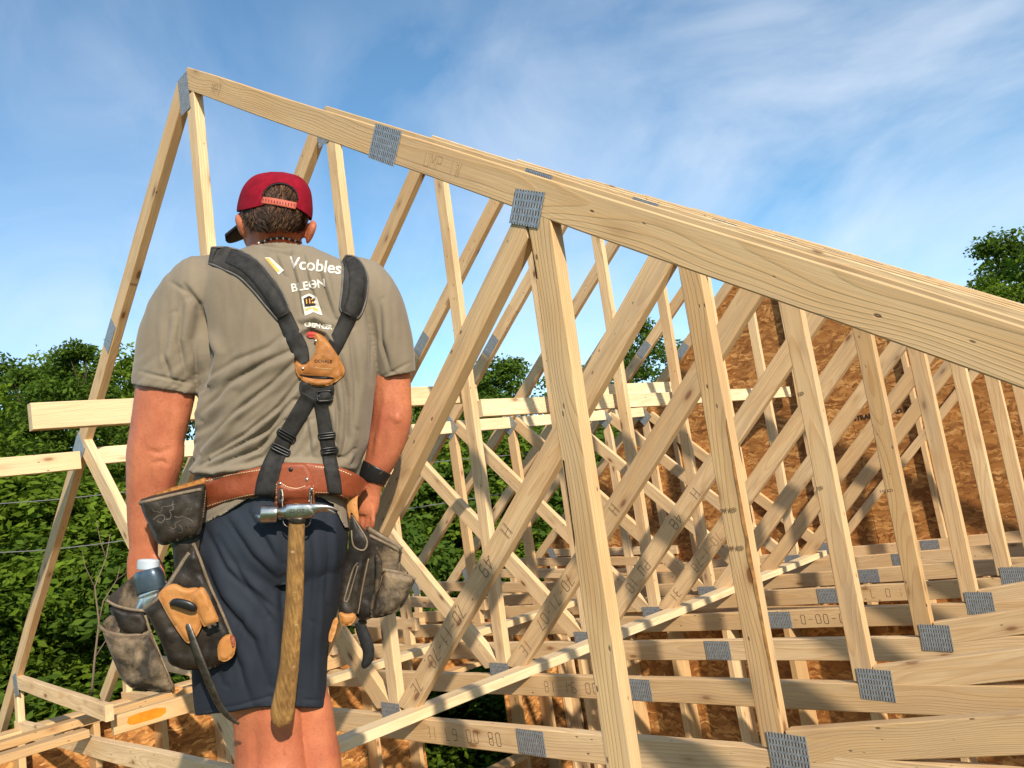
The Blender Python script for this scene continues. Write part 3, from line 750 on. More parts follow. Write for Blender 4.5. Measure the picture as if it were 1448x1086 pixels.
b_ = SHORTM.noise(t_, 500, 2, .7).outputs[0]; a_ = SHORTM.noise(t_, 6, 3).outputs[0]
c_ = SHORTM.mix(SHORTM.ramp(a_, [(.3, 0), (.7, 1)]), (.016, .021, .031), (.027, .034, .047)); c_ = SHORTM.mix(SHORTM.ramp(b_, [(.4, .3), (.6, 0)]), c_, (.015, .02, .03))
SHORTM.base(c_, .8, .2); SHORTM.bump(SHORTM.noise(t_, 90, 3).outputs[0], .25, .0015); SHORTM = SHORTM.m
CAPM = simple('red_cap_cloth', (.21, .004, .014), .85, .15, nscale=40, namp=.25, bscale=500, bstr=.3)
CAPD = simple('dark_bill_cloth', (.02, .018, .02), .8, .2)
STRAPM = simple('salmon_cap_strap', (.42, .10, .06), .6, .3, nscale=90, namp=.2)
HAIRM = simple('brown_hair', (.04, .018, .010), .5, .4, nscale=220, namp=.55, bscale=260, bstr=.8, bdist=.002)
def leather(name, c, worn, amt=.5, rough=.55, sc=14):
    s = NT(name); t = s.n('TexCoord').outputs['Object']
    n = s.noise(t, sc, 6, .68, .4).outputs[0]; f = s.noise(t, 190, 4, .6).outputs[0]
    cc = s.mix(s.ramp(n, [(.42, 0), (.66, amt)]), c, worn)
    cc = s.mix(s.ramp(s.noise(t, 55, 5, .7).outputs[0], [(.56, 0), (.72, .45)]), cc, tuple(v * .35 for v in c))
    s.base(cc, rough, .35); s.bump(s.math('ADD', f, s.math('MULTIPLY', n, .8)), .45, .0018); return s.m
LEAD = leather('worn_black_leather', (.013, .010, .0075), (.075, .055, .035), .42)
LEAG = leather('dusty_grey_leather', (.030, .023, .016), (.27, .19, .11), 1.0, .75, 10)
LEAT = leather('tan_leather', (.40, .165, .042), (.50, .24, .08), .7)
LEAR = leather('red_brown_leather', (.21, .045, .016), (.30, .085, .035), .6, .5)
LEAJ = leather('junction_leather', (.36, .145, .035), (.24, .085, .02), .8)
RIM = leather('leather_binding', (.14, .10, .062), (.26, .20, .135), .8, .7, 25)
WEB = simple('black_webbing', (.020, .0185, .017), .72, .3, nscale=60, namp=.45, bscale=420, bstr=.6)
PADM = simple('padded_nylon', (.034, .031, .028), .8, .25, nscale=30, namp=.4, bscale=300, bstr=.5)
PIPE = simple('grey_piping', (.12, .11, .10), .7, .3, nscale=50, namp=.3)
STEEL = simple('worn_steel', (.56, .54, .50), .30, .5, 1.0, nscale=35, namp=.35, bscale=70, bstr=.15)
STEELD = simple('dark_steel', (.12, .10, .085), .38, .5, .9, nscale=60, namp=.6, bscale=120, bstr=.3)
BLK = simple('black_plastic', (.012, .012, .012), .4, .5)
RUB = simple('black_rubber_grip', (.018, .018, .018), .8, .3, nscale=80, namp=.4, bscale=250, bstr=.8)
STIT = simple('cream_thread', (.62, .48, .28), .8, .2)
PRW = simple('white_print_ink', (.66, .62, .54), .9, .1, nscale=90, namp=.3)
PRO = simple('orange_print_ink', (.80, .36, .08), .8, .2, nscale=60, namp=.15)
PRK = simple('dark_print_ink', (.03, .022, .018), .8, .2)

# ---- body: one continuous skin
acc = ([], [])
HD = .045
limb([(392,246,HD,6,.012),(392,252,HD,28,.055),(391,268,HD,42,.082),(389,290,HD,47.5,.094),(388,308,HD,47.5,.095),(387,324,HD+.006,44,.088),(387,338,HD+.015,40,.075),(388,350,HD+.01,39,.066),(392,366,.02,44,.066),(395,392,.0,60,.07)], orient=(1,.03), acc=acc)
# jaw, chin and nose on the far side, turned a little left
limb([(378,300,.12,30,.035),(373,325,.13,31,.036),(371,345,.132,25,.03),(371,358,.13,14,.02)], orient=(1,0), acc=acc)
limb([(368,305,.160,4,.01),(366,318,.175,7,.013),(366,326,.172,8,.010)], orient=(1,0), acc=acc)
limb([(371,338,.160,11,.007),(371,341,.163,12,.006),(371,345,.158,9,.006)], orient=(1,0), acc=acc)
# ears
for (ex, ey, tl, hh) in ((341.5, 318, -.16, 17), (438, 328, .22, 17)):
    sg = -1 if ex < 390 else 1
    limb([(ex + tl * hh, ey - hh, .03, 1.5, .004), (ex + sg * 2 + tl * hh * .7, ey - hh * .7, .026, 5.5, .011), (ex + sg * 2.5, ey - 2, .026, 6, .013), (ex + sg * 1 - tl * hh * .6, ey + hh * .6, .032, 4.5, .009), (ex - tl * hh, ey + hh, .036, 2.2, .005)], 16, 5, orient=(1, 0), acc=acc)
    limb([(ex - sg * 4, ey - 8, .04, 6, .012), (ex - sg * 4, ey + 8, .042, 6, .012)], 12, 4, orient=(1, 0), acc=acc)
# torso core (slimmer than the shirt), hips
limb([(395,368,.0,50,.06),(393,388,0,84,.070),(395,420,0,106,.082),(400,480,0,110,.09),(403,560,0,106,.09),(398,640,0,100,.09),(388,700,0,98,.10),(385,760,0,90,.095),(382,815,.01,70,.085)], orient=(1,0), ex=.85, acc=acc)
# arms
limb([(285,416,.0,28,.04),(260,444,0,33,.045),(246,490,0,37,.050),(236,540,0,43,.056),(229,580,0,42,.055),(222,616,.002,40,.052),(219,645,.004,41.5,.050),(214,680,.008,36.5,.044),(209,715,.012,31,.037),(205,745,.016,25.5,.030),(203,768,.02,21,.024),(203,780,.02,21,.021)], acc=acc)
limb([(505,408,.0,34,.05),(531,438,0,36,.05),(546,490,0,32,.05),(553,535,0,28,.048),(554,562,0,27.5,.047),(554,588,0,28.5,.046),(549,615,.004,28,.043),(540,645,.008,23.5,.038),(531,668,.012,19,.031),(525,686,.015,16.5,.024),(522,696,.016,17,.021)], acc=acc)
# left hand: palm, four fingers of different lengths, thumb
limb([(203,775,.02,20,.022),(202,795,.022,23,.020),(202,815,.024,23,.018),(203,826,.026,21,.015)], 20, 5, acc=acc)
for (x0, y0, x1, y1, x2, y2, r) in ((188,822,185,845,190,862,5.0),(198,826,196,852,200,872,5.3),(208,826,208,850,210,868,5.1),(217,822,218,840,219,853,4.4)):
    limb([(x0,y0-8,.028,r,.010),(x0,y0,.028,r,.0095),(x1,y1,.022,r*.95,.009),(x2,y2,.005,r*.85,.008),(x2+1,y2+4,.0,r*.5,.005)], 12, 4, acc=acc)
limb([(218,788,.015,6.5,.012),(227,804,.0,6,.010),(229,822,-.008,5.2,.009),(228,832,-.01,3,.006)], 12, 4, acc=acc)
# right hand
limb([(522,692,.016,16,.020),(521,706,.016,16.5,.019),(520,720,.016,15.5,.017),(520,728,.016,13.5,.014)], 20, 5, acc=acc)
for (x0, y0, x1, y1, x2, y2, r, d_) in ((508,722,505,738,503,750,4.2,.03),(514,726,512,745,511,760,4.4,.022),(520,728,520,748,517,763,4.4,.014),(527,724,527,739,524,750,4.0,.006)):
    limb([(x0,y0-8,d_,r,.009),(x0,y0,d_,r,.009),(x1,y1,d_-.002,r*.95,.0085),(x2,y2,d_+.008,r*.85,.0075),(x2-1,y2+3,d_+.012,r*.5,.005)], 12, 4, acc=acc)
limb([(510,698,.03,5.5,.011),(503,712,.04,5.2,.010),(500,726,.045,4.6,.009),(500,733,.045,2.6,.006)], 12, 4, acc=acc)
# legs and feet
limb([(352,790,.0,50,.08),(354,880,.0,48,.076),(364,960,0,50,.072),(377,1010,-.002,50,.068),(380,1045,0,49.5,.064),(383,1075,.0,52,.066),(384,1110,-.004,55,.071),(384,1150,-.002,53,.068),(382,1220,.008,40,.05),(380,1280,.012,29,.038),(380,1325,.012,28,.04)], acc=acc)
limb([(424,800,.03,40,.07),(427,900,.04,30,.062),(430,960,.045,30,.06),(433,1005,.045,38,.062),(437,1040,.045,39,.062),(440,1070,.045,42,.066),(441,1110,.042,44,.070),(440,1150,.044,42,.066),(437,1220,.055,33,.05),(434,1280,.06,25,.038),(433,1325,.06,25,.04)], acc=acc)
bV, bN, bF = remesh(acc, .0042, 5)
# muscle / tendon relief
px_, py_, pd_ = PX(bV)
h = np.zeros(len(bV))
def crease(px, py, pts, w, a, taper=True, groove=0, groove_side=-1):
    pts = np.array(pts, float); best = np.full(len(px), 1e9); sg = np.ones(len(px)); tt = np.zeros(len(px)); L_ = len(pts) - 1
    for i in range(L_):
        A, B = pts[i], pts[i + 1]; d = B - A; l2 = (d ** 2).sum()
        t = np.clip(((px - A[0]) * d[0] + (py - A[1]) * d[1]) / l2, 0, 1)
        ds = np.hypot(px - (A[0] + t * d[0]), py - (A[1] + t * d[1])); m = ds < best; best = np.where(m, ds, best)
        sg = np.where(m, np.sign((px - A[0]) * d[1] - (py - A[1]) * d[0]), sg); tt = np.where(m, (i + t) / L_, tt)
    e = np.sin(np.pi * np.clip(tt * .9 + .05, 0, 1)) ** .6 if taper else 1
    sd = best * sg
    if groove: return a * e * (np.exp(-(sd / w) ** 2) - groove * np.exp(-((sd - 1.15 * w * groove_side) / (.42 * w)) ** 2))
    return a * np.exp(-(best / w) ** 2) * e
for pts, w, a in (([(236,560),(234,600),(228,632)], 7, -.004), ([(208,636),(224,641),(240,634)], 4, -.0035), ([(212,650),(208,700),(200,745)], 6, -.003), ([(236,650),(232,700)], 6, .003),
                  ([(552,560),(556,590),(548,600)], 5, -.003), ([(560,585),(562,598)], 6, .006), ([(250,590),(246,640),(236,690)], 8, .005), ([(196,600),(190,650),(190,700)], 7, .004), ([(222,690),(212,740)], 4, -.003), ([(215,655),(228,652),(238,656)], 3, -.003), ([(545,560),(540,600),(532,640)], 5, .004), ([(530,600),(522,650)], 4, -.003), ([(545,620),(535,655)], 5, -.0035), ([(545,545),(548,575)], 6, .003),
                  ([(360,1030),(362,1086)], 7, -.004), ([(398,1025),(400,1086)], 6, -.0035), ([(380,1010),(381,1060)], 10, .003), ([(385,330),(386,345)], 5, -.003), ([(365,328),(370,350)], 5, .002), ([(402,328),(400,350)], 5, .002)):
    h += crease(px_, py_, pts, w, a)
face = (bN @ FWD) < .1
h = np.where(face, h, 0)
bV = bV + bN * h[:, None]
body = wlink('body', bV, bF, SKIN, worker)
bodyB = bvh(bV, bF)

rg = np.random.RandomState(5); V = []; F = []
cand = [i for i in range(len(bV)) if ((160 < px_[i] < 300 and 560 < py_[i] < 760) or (500 < px_[i] < 600 and 540 < py_[i] < 690) or (300 < px_[i] < 500 and py_[i] > 1010)) ]
for i in rg.choice(cand, 2600):
    p = bV[i] + rg.randn(3) * .002; n_ = bN[i]; d_ = np.array([0, 0, -1.0]) + rg.randn(3) * .45; d_ -= n_ * d_.dot(n_); d_ /= np.linalg.norm(d_) + 1e-9
    L_ = rg.uniform(.008, .018); w_ = np.cross(d_, FWD); w_ /= np.linalg.norm(w_) + 1e-9; w_ *= .0002; k = len(V)
    a = p - n_ * .001; b = p + d_ * L_ * .5 + n_ * .002; c = p + d_ * L_ + n_ * .003
    V += [a - w_, a + w_, b + w_ * .8, b - w_ * .8, c]; F += [(k, k + 1, k + 2, k + 3), (k + 3, k + 2, k + 4)]
wlink('body_hair', V, F, simple('body_hair', (.26, .12, .05), .5, .4), body, worker, smooth=False)
# ---- t-shirt
acc = ([], [])
limb([(394,341,.018,43,.064),(394,350,.012,50,.070),(394,362,.006,78,.080),(393,376,0,104,.095),(398,392,0,128,.108),(403,412,0,134,.118),(405,445,0,135,.128),(405,500,0,133,.134),(405,560,0,125,.131),(400,620,0,122,.126),(391,655,0,119,.124),(386,690,0,110,.124),(388,720,0,107,.128),(390,752,0,106,.130)], orient=(1,0), ex=.80, seg=48, acc=acc)
limb([(318,392,.0,34,.066),(285,405,.0,45,.076),(262,432,0,49,.079),(247,470,0,50,.077),(238,510,0,49,.074),(232,548,0,48,.070)], acc=acc)
limb([(482,392,.0,30,.066),(510,402,.0,38,.074),(531,432,0,39,.077),(545,470,0,36,.074),(554,500,0,32.5,.070),(560,531,0,28,.064)], acc=acc)
limb([(232,545,0,48.5,.0715),(231,551,0,47.5,.0690)], acc=acc)
sV, sN, sF = remesh(acc, .0034, 5)
px_, py_, pd_ = PX(sV)
back = np.clip(-(sN @ FWD) * 1.6, 0, 1)
h = np.zeros(len(sV))
FOLD = [  # (points, width px, height m)
 ([(428,512),(390,548),(335,590),(290,640)], 7, .0075), ([(432,540),(400,580),(350,620),(300,650)], 6.5, .0085), ([(425,500),(380,520),(330,548),(296,590)], 8, .006),
 ([(418,572),(385,612),(335,640),(290,662)], 6, .008), ([(405,600),(370,640),(320,660)], 5.5, .007), ([(420,470),(385,500),(335,520),(300,545)], 9, .004),
 ([(440,600),(415,640),(390,655)], 6, .004), ([(290,560),(284,600),(276,645)], 7, .006), ([(283,450),(290,500),(286,548)], 6, -.007), ([(262,405),(280,430),(287,480),(284,550)], 4, -.008),
 ([(268,430),(262,480),(272,530)], 8, .005), ([(248,450),(240,500),(250,535)], 8, .004), ([(293,470),(310,500),(300,540)], 8, .004),
 ([(415,362),(425,400),(432,440)], 5, .0045), ([(435,360),(440,390),(452,430)], 5, .004), ([(395,360),(405,385)], 5, .0035), ([(455,372),(466,410),(478,445)], 6, .005), ([(385,352),(430,356)], 5, .002),
 ([(424,470),(440,462),(462,470),(476,490)], 4, .008), ([(428,452),(445,448),(466,458)], 6, .005), 
 ([(488,500),(498,560),(498,620),(488,655)], 7, .005), ([(505,470),(512,540),(508,600)], 8, .004), ([(478,530),(484,580),(482,640)], 6, .005), ([(520,430),(528,480),(526,540)], 5, -.007),
 ([(545,430),(548,480),(558,520)], 7, .004), ([(470,580),(476,620)], 5, .004), ([(440,590),(446,640)], 6, .004), ([(500,640),(490,652),(470,655)], 5, .004), ([(258,664),(300,668),(350,662),(385,652)], 6, .009), ([(395,652),(440,655),(505,662)], 5, .007),
 ([(240,398),(262,412),(278,440)], 3, -.003), ([(196,525),(240,536),(280,545)], 2.2, -.0025), ([(540,533),(582,512)], 2.0, -.002), ([(356,343),(394,351),(434,346)], 2.2, -.0028), ([(300,700),(350,690)], 6, .004)]
for pts, w, a in FOLD: h += crease(px_, py_, pts, w, a * 1.9, groove=.95 if w >= 5 and a > 0 else 0)
u = (px_ * .72 - py_ * .69); v = (px_ * .69 + py_ * .72)
stn = np.array([noise.noise(Vector((a * .012, b * .055, 3.1))) + .5 * noise.noise(Vector((a * .03, b * .12, 9.1))) for a, b in zip(u, v)])
mask = np.clip((py_ - 470) / 120, 0, 1) * np.clip((470 - px_) / 80, 0, 1)
h += stn * .011 * mask
st2 = np.array([noise.noise(Vector((a * .045, b * .012, 5.5))) + .5 * noise.noise(Vector((a * .1, b * .03, 1.5))) for a, b in zip(px_, py_)])
h += st2 * .0045 * (1 - mask)
sV = sV + sN * (h * back)[:, None] + sN * (st2 * .002 * (1 - back))[:, None]
# cut neck and hem
def cut(V, F, px, py, keep):
    k = keep(px, py); F2 = [f for f in F if all(k[i] for i in f)]
    used = np.zeros(len(V), bool)
    for f in F2:
        for i in f: used[i] = True
    mp_ = -np.ones(len(V), int); mp_[used] = np.arange(used.sum()); return V[used], [tuple(int(mp_[i]) for i in f) for f in F2]
px_, py_, pd_ = PX(sV)
hem = lambda x: np.interp(x, [270, 283, 320, 350, 390, 455, 472, 488, 500], [742, 741, 724, 705, 698, 702, 712, 744, 750])
hv = hem(px_); near = (py_ > hv - 2) 
sV2 = sV.copy()
tgt = np.where(near & (py_ < hv + 4), hv, py_); 
sV2 = Wn(px_, tgt, pd_)
inarm = (px_ < 290) & (py_ < 600)
sC, sCF = cut(sV2, sF, px_, py_, lambda x, y: ((y <= hem(x) + 4) & ((y > 342.5 + .0007 * (x - 395) ** 2 * 4) | (np.abs(x - 394) > 48))))
shirt = wlink('t_shirt', sC, sCF, SHIRT, worker)
sm = shirt.modifiers.new('s', 'SOLIDIFY'); sm.thickness = .0022; sm.offset = -1
shB = bvh(sV, sF)

# ---- shorts
acc = ([], [])
limb([(388,690,0,100,.118),(387,715,0,103,.122),(385,760,0,107,.130),(382,800,.0,106,.126),(376,830,.0,92,.10)], orient=(1,0), ex=.85, seg=48, acc=acc)
limb([(345,760,.0,62,.11),(342,800,.0,68,.12),(345,850,.0,73,.118),(346,900,.0,74,.110),(346,950,0,75,.104),(352,1004,0,77.5,.098)], seg=40, acc=acc)
limb([(428,745,.015,62,.12),(434,800,.022,57,.122),(430,850,.03,51,.114),(424,910,.035,42,.105),(423,955,.04,39,.098),(423,1001,.04,38.5,.092)], orient=(1,.02), seg=40, acc=acc)
hV, hN, hF = remesh(acc, .0038, 7)
px_, py_, pd_ = PX(hV); back = np.clip(-(hN @ FWD) * 1.6, 0, 1); h = np.zeros(len(hV))
SF = [([(300,740),(330,800),(380,850),(402,880)], 10, .008), ([(295,780),(320,840),(370,900),(390,960)], 11, .009), ([(330,730),(365,780),(395,810)], 9, .007), ([(360,720),(385,760),(400,790)], 8, .006),
      ([(290,850),(300,900),(320,960)], 9, .007), ([(320,880),(350,940),(365,990)], 10, .007), ([(345,870),(330,920),(300,980)], 6, -.006), ([(402,760),(402,850),(405,950)], 7, -.009), ([(445,740),(450,800),(446,870)], 9, .007),
      ([(470,730),(474,790),(468,850)], 7, .006), ([(458,820),(452,900),(450,980)], 6, .005), ([(385,880),(392,930),(388,980)], 8, .006), ([(276,1008),(340,997),(425,974)], 2, -.0025), ([(428,990),(462,990)], 2, -.0025), ([(284,760),(288,830)], 7, .006), ([(408,720),(420,745)], 7, .005), ([(310,760),(350,830),(400,870)], 5, -.007)]
for pts, w, a in SF: h += crease(px_, py_, pts, w, a * 1.1, groove=.55 if w >= 6 and a > 0 else 0)
st2 = np.array([noise.noise(Vector((a * .035 + b * .012, b * .010, 7.5))) for a, b in zip(px_, py_)])
h += st2 * .006
hV = hV + hN * (h * np.maximum(back, .3))[:, None]
shorts = wlink('shorts', hV, hF, SHORTM, worker)
hB = bvh(hV, hF)

# ---- boots (below the frame) and the plank he stands on
acc = ([], [])
for cx, dd in ((380, .012), (433, .06)):
    limb([(cx,1285,dd,30,.042),(cx,1320,dd,31,.05),(cx,1340,dd+.03,31,.085),(cx-2,1352,dd+.05,31,.115),(cx-2,1356,dd+.05,30,.113)], orient=(1,0), acc=acc)
kV, kN, kF = remesh(acc, .006, 4); wlink('boots', kV, kF, leather('boot_leather', (.14, .07, .03), (.25, .15, .07)), worker)
zb = float(kV[:, 2].min())
pk = brace('scaffold_plank', (.25, -.9, zb - .021), (.95, .35 - .45, zb - .021), .30, .038, WOODO, 'wide scaffold plank under the boots of the worker', 'plank')

# ---- head gear and hair
HEADP = [(392,246,HD,6,.012),(392,252,HD,28,.055),(391,268,HD,42,.082),(389,290,HD,47.5,.094),(388,308,HD,47.5,.095),(387,324,HD+.006,44,.088),(387,338,HD+.015,40,.075)]
def shell(scale, add, sub=10, seg=72):
    P = [(p[0], p[1] + (0 if i > 2 else -add * .5), p[2], p[3] * scale + add, p[4] * scale + add * MPP) for i, p in enumerate(HEADP)]
    return limb(P, seg, sub, orient=(1, .03), cap=True)
cV, cF = shell(1.03, 2.6, 26, 220)
cN = None
px_, py_, pd_ = PX(cV)
backside = pd_ < HD + .01
low = lambda x: np.interp(x, [336, 352, 372, 395, 418, 432, 442], [299, 296, 291, 292, 294, 303, 312])
lowf = np.where(backside, low(px_), np.interp(px_, [336, 442], [300, 312]))
hole = backside & (((px_ - 396) / 24.5) ** 2 + ((py_ - 281) / 21.5) ** 2 < 1) & (py_ < 292)
kk = (py_ < lowf) & ~hole
F2 = [f for f in cF if all(kk[i] for i in f)]
cap = wlink('cap', cV, F2, CAPM, worker); cap['label'] = 'red cap worn backwards with an arched opening'
m = cap.modifiers.new('s', 'SOLIDIFY'); m.thickness = .003; m.offset = 1
def ptube(P, mat, name, par, seg=10, sub=5, root=None):
    V, F = limb(P, seg, sub); return wlink(name, V, F, mat, par, root)
capB = bvh(cV, cF)
def depth(B, x, y, default=0.0):
    d = ray(x, y); dn = d.normalized(); r = B.ray_cast(CP, dn)
    if r[0] is None: return default
    return (MR @ (r[0] - CP)).z - Z0
# edge binding around the opening, seams, button
P = []
for i in range(25):
    a = math.pi * (i / 24); x = 396 + 25 * math.cos(a); y = 282 - 22.5 * math.sin(a); P.append((x, y, depth(capB, x, y) - .003, 1.1, .002))
ptube(P, CAPD, 'cap_binding', cap, 8, 2, worker)
for pts in ([(392,247),(392,252),(394,257)], [(370,262),(352,272),(342,290)], [(422,264),(434,282),(440,300)]):
    q = cr([(x, y) for x, y in pts], 6); P = [(x, y, depth(capB, x, y) - .0032, .5, .0008) for x, y in q]
    ptube(P, simple('cap_seam', (.16, .004, .01), .9), 'cap_seam', cap, 6, 1, worker)
V, F = limb([(392,243.5,HD,1,.002),(392,244.2,HD,4.5,.008),(392,246.5,HD,5,.009),(392,248,HD,3,.005)], 14, 3, orient=(1,0)); wlink('cap_button', V, F, CAPM, cap, worker)
# bill, pointing away and to the left
V = []; F = []
nu, nv = 14, 9
for s_ in (0, 1):
    for i in range(nu + 1):
        a = math.pi * i / nu
        for j in range(nv + 1):
            t = j / nv
            x = 384 - 30 * t * .9 + 46 * math.cos(a) * (1 - .15 * t) ; dd = HD + .07 + .105 * math.sin(a) * (t ** .8)
            y = 306 + 24 * t * math.sin(a) ** .7 + 9 * (math.cos(a)) ** 2 + 16 * t * max(0, -math.cos(a)) + s_ * 2.0
            V.append((x, y, dd))
off_ = (nu + 1) * (nv + 1)
for i in range(nu):
    for j in range(nv):
        k = i * (nv + 1) + j; F.append((k, k + 1, k + nv + 2, k + nv + 1)); k += off_; F.append((k, k + nv + 1, k + nv + 2, k + 1))
V = np.array(V); V = Wn(V[:, 0], V[:, 1], V[:, 2]); o = wlink('cap_bill', V, F, CAPD, cap, worker)
m = o.modifiers.new('s', 'SOLIDIFY'); m.thickness = .002
# snap strap
def ribbon(path, hw, B, th, name, mat, par, root=None, off=.0, na=7, sub=8, push=1.0, edge=4, smooth=2, defd=None, maxd=None):
    """padded strip lying on the surface B; path in px, hw half width (px or list)"""
    path = np.array(path, float)
    if np.ndim(hw) == 0: hw = [hw] * len(path)
    Q = cr(np.column_stack([path, hw]), sub); n = len(Q); D = np.zeros((n, na)); XY = np.zeros((n, na, 2))
    last = defd if defd is not None else -.1
    for i in range(n):
        a, b = Q[max(i - 1, 0)], Q[min(i + 1, n - 1)]; tx, ty = (b - a)[:2]; l = math.hypot(tx, ty); nx, ny = ty / l, -tx / l
        for j in range(na):
            s = -1 + 2 * j / (na - 1); x, y = Q[i][0] + nx * s * Q[i][2], Q[i][1] + ny * s * Q[i][2]
            XY[i, j] = x, y; D[i, j] = depth(B, x, y, 9)
    good = D < 5
    fill = np.median(D[good]) if good.any() else last
    for i in range(n):
        g_ = D[i] < 5
        if g_.any():
            idx = np.arange(na); D[i] = np.interp(idx, idx[g_], D[i][g_])
        else: D[i] = D[i - 1] if i and (D[i - 1] < 5).all() else fill
    for _ in range(smooth):
        E_ = D.copy(); E_[1:-1] = (D[:-2] + 2 * D[1:-1] + D[2:]) / 4; E_[:, 1:-1] = (E_[:, :-2] + 2 * E_[:, 1:-1] + E_[:, 2:]) / 4; D = np.minimum(E_, D + .0015)
    V = []; F = []
    for i in range(n):
        ei = min(1, (min(i, n - 1 - i) + .3) / 1.3)
        for j in range(na):
            s = -1 + 2 * j / (na - 1); pr = (1 - abs(s) ** edge * .85) * (.4 + .6 * ei)
            V.append((*XY[i, j], D[i, j] - off - th * pr))
    for i in range(n):
        for j in range(na): V.append((*XY[i, j], D[i, j] - off + .0015))
    o_ = n * na
    for i in range(n - 1):
        for j in range(na - 1):
            k = i * na + j; F.append((k, k + 1, k + na + 1, k + na)); k += o_; F.append((k, k + na, k + na + 1, k + 1))
    for i in range(n - 1):
        for j in (0, na - 1): k = i * na + j; F.append((k, k + na, k + na + o_, k + o_))
    for i in (0, n - 1):
        for j in range(na - 1): k = i * na + j; F.append((k, k + 1, k + 1 + o_, k + o_))
    V = np.array(V); Wv = Wn(V[:, 0], V[:, 1], V[:, 2])
    ob = wlink(name, Wv, F, mat, par, root)
    return ob, Wv, F
ribbon([(370,283),(383,284.5),(398,287),(419,291.5)], 5.0, capB, .0022, 'cap_strap', STRAPM, cap, worker, off=.003)
P = [(372 + 44 * i / 11, 282.3 + 7.6 * i / 11) for i in range(12)]
V = []; F = []
for i, (x, y) in enumerate(P):
    d_ = depth(capB, x, y) - .0065; k = len(V)
    for a in range(6): V.append((x + .9 * math.cos(a * math.pi / 3), y + 2.4 * math.sin(a * math.pi / 3), d_))
    F.append(tuple(range(k, k + 6)))
V = np.array(V); o = wlink('strap_holes', Wn(V[:, 0], V[:, 1], V[:, 2]), F, simple('strap_hole_red', (.22, .02, .02), .7), cap, worker)
# hair: scalp shell plus many fine locks
aV, aF = shell(1.0, 1.2)
px_, py_, pd_ = PX(aV)
hl = lambda x: np.interp(x, [340, 350, 365, 380, 392, 405, 425, 438], [298, 322, 329, 331, 324, 326, 331, 318])
kk = (pd_ < HD + .055) & (py_ < hl(px_))
F2 = [f for f in aF if all(kk[i] for i in f)]
hair = wlink('hair', aV, F2, HAIRM, worker)
aB = bvh(aV, aF)
rg = random.Random(4); V = []; F = []
for i in range(2600):
    x = rg.uniform(344, 437); y = rg.uniform(258, 326) if rg.random() < .8 else rg.uniform(258, 286)
    if y > hl(x) - 1: continue
    sw = math.sin((x - 350) * .09 + .3 * math.sin(y * .07)) * .8 + rg.uniform(-.35, .35)
    L_ = rg.uniform(7, 17); n = 4; lift = rg.uniform(.001, .006)
    pts = []
    for k in range(n + 1):
        t = k / n; xx = x + sw * L_ * t * .7 + 2.2 * math.sin(t * 2.5 + x * .2) ; yy = y + L_ * t * (.85 if y < 320 else .4)
        d_ = depth(aB, xx, yy, None)
        if d_ is None: break
        pts.append((xx, yy, d_ - .001 - lift * math.sin(t * 2.6)))
    if len(pts) < 3: continue
    k0 = len(V); m_ = len(pts)
    for k, p in enumerate(pts):
        w = .55 * (1 - k / m_) + .12; V.append((p[0] - w, p[1], p[2])); V.append((p[0] + w, p[1], p[2] - .0004))
    for k in range(m_ - 1): a = k0 + 2 * k; F.append((a, a + 1, a + 3, a + 2))
V = np.array(V); hm = NT('hair_strands'); rr = hm.n('NewGeometry').outputs['Random Per Island']
hm.base(hm.ramp(rr, [(0, (.016, .008, .005)), (.6, (.06, .028, .014)), (1, (.17, .085, .04))]), .45, .5)
wlink('hair_locks', Wn(V[:, 0], V[:, 1], V[:, 2]), F, hm.m, hair, worker, smooth=False)
# eyes (far side), brows are under the bill
for ex in (358, 380):
    bm = bmesh.new(); bmesh.ops.create_uvsphere(bm, u_segments=16, v_segments=10, radius=.012)
    c = W(ex, 308, .150)
    for v in bm.verts: v.co = v.co + c - FOOT
    me = bpy.data.meshes.new('eye'); bm.to_mesh(me); bm.free(); link('eye', me, simple('eye_white', (.7, .7, .68), .2), worker, True)
# bead necklace
V = []; F = []; VW = []; FW = []
nb = 22
for i in range(nb):
    t = i / (nb - 1); x = 366 + 60 * t; y = 343.5 - 6.5 * math.sin(math.pi * t); d_ = depth(bodyB, x, y) - .002
    tgt = (V, F) if i % 3 else (VW, FW)
    a, b = limb([(x - 1.5, y, d_, .5, .001), (x - .8, y, d_, 1.7, .003), (x + .8, y, d_, 1.7, .003), (x + 1.5, y, d_, .5, .001)], 8, 1)
    k = len(tgt[0]); tgt[0].extend(map(tuple, a)); tgt[1].extend(tuple(q + k for q in f) for f in b)
nk = wlink('necklace', V, F, BLK, worker); wlink('pale_bead', VW, FW, PRW, nk, worker)
# wrist band
V, F = limb([(534,661,.011,22.5,.0335),(530.5,668,.012,21.5,.0335),(527.5,676,.013,20.5,.0315),(526,682,.014,19.5,.029)], 30, 3); wlink('wrist_watch', V, F, BLK, worker)

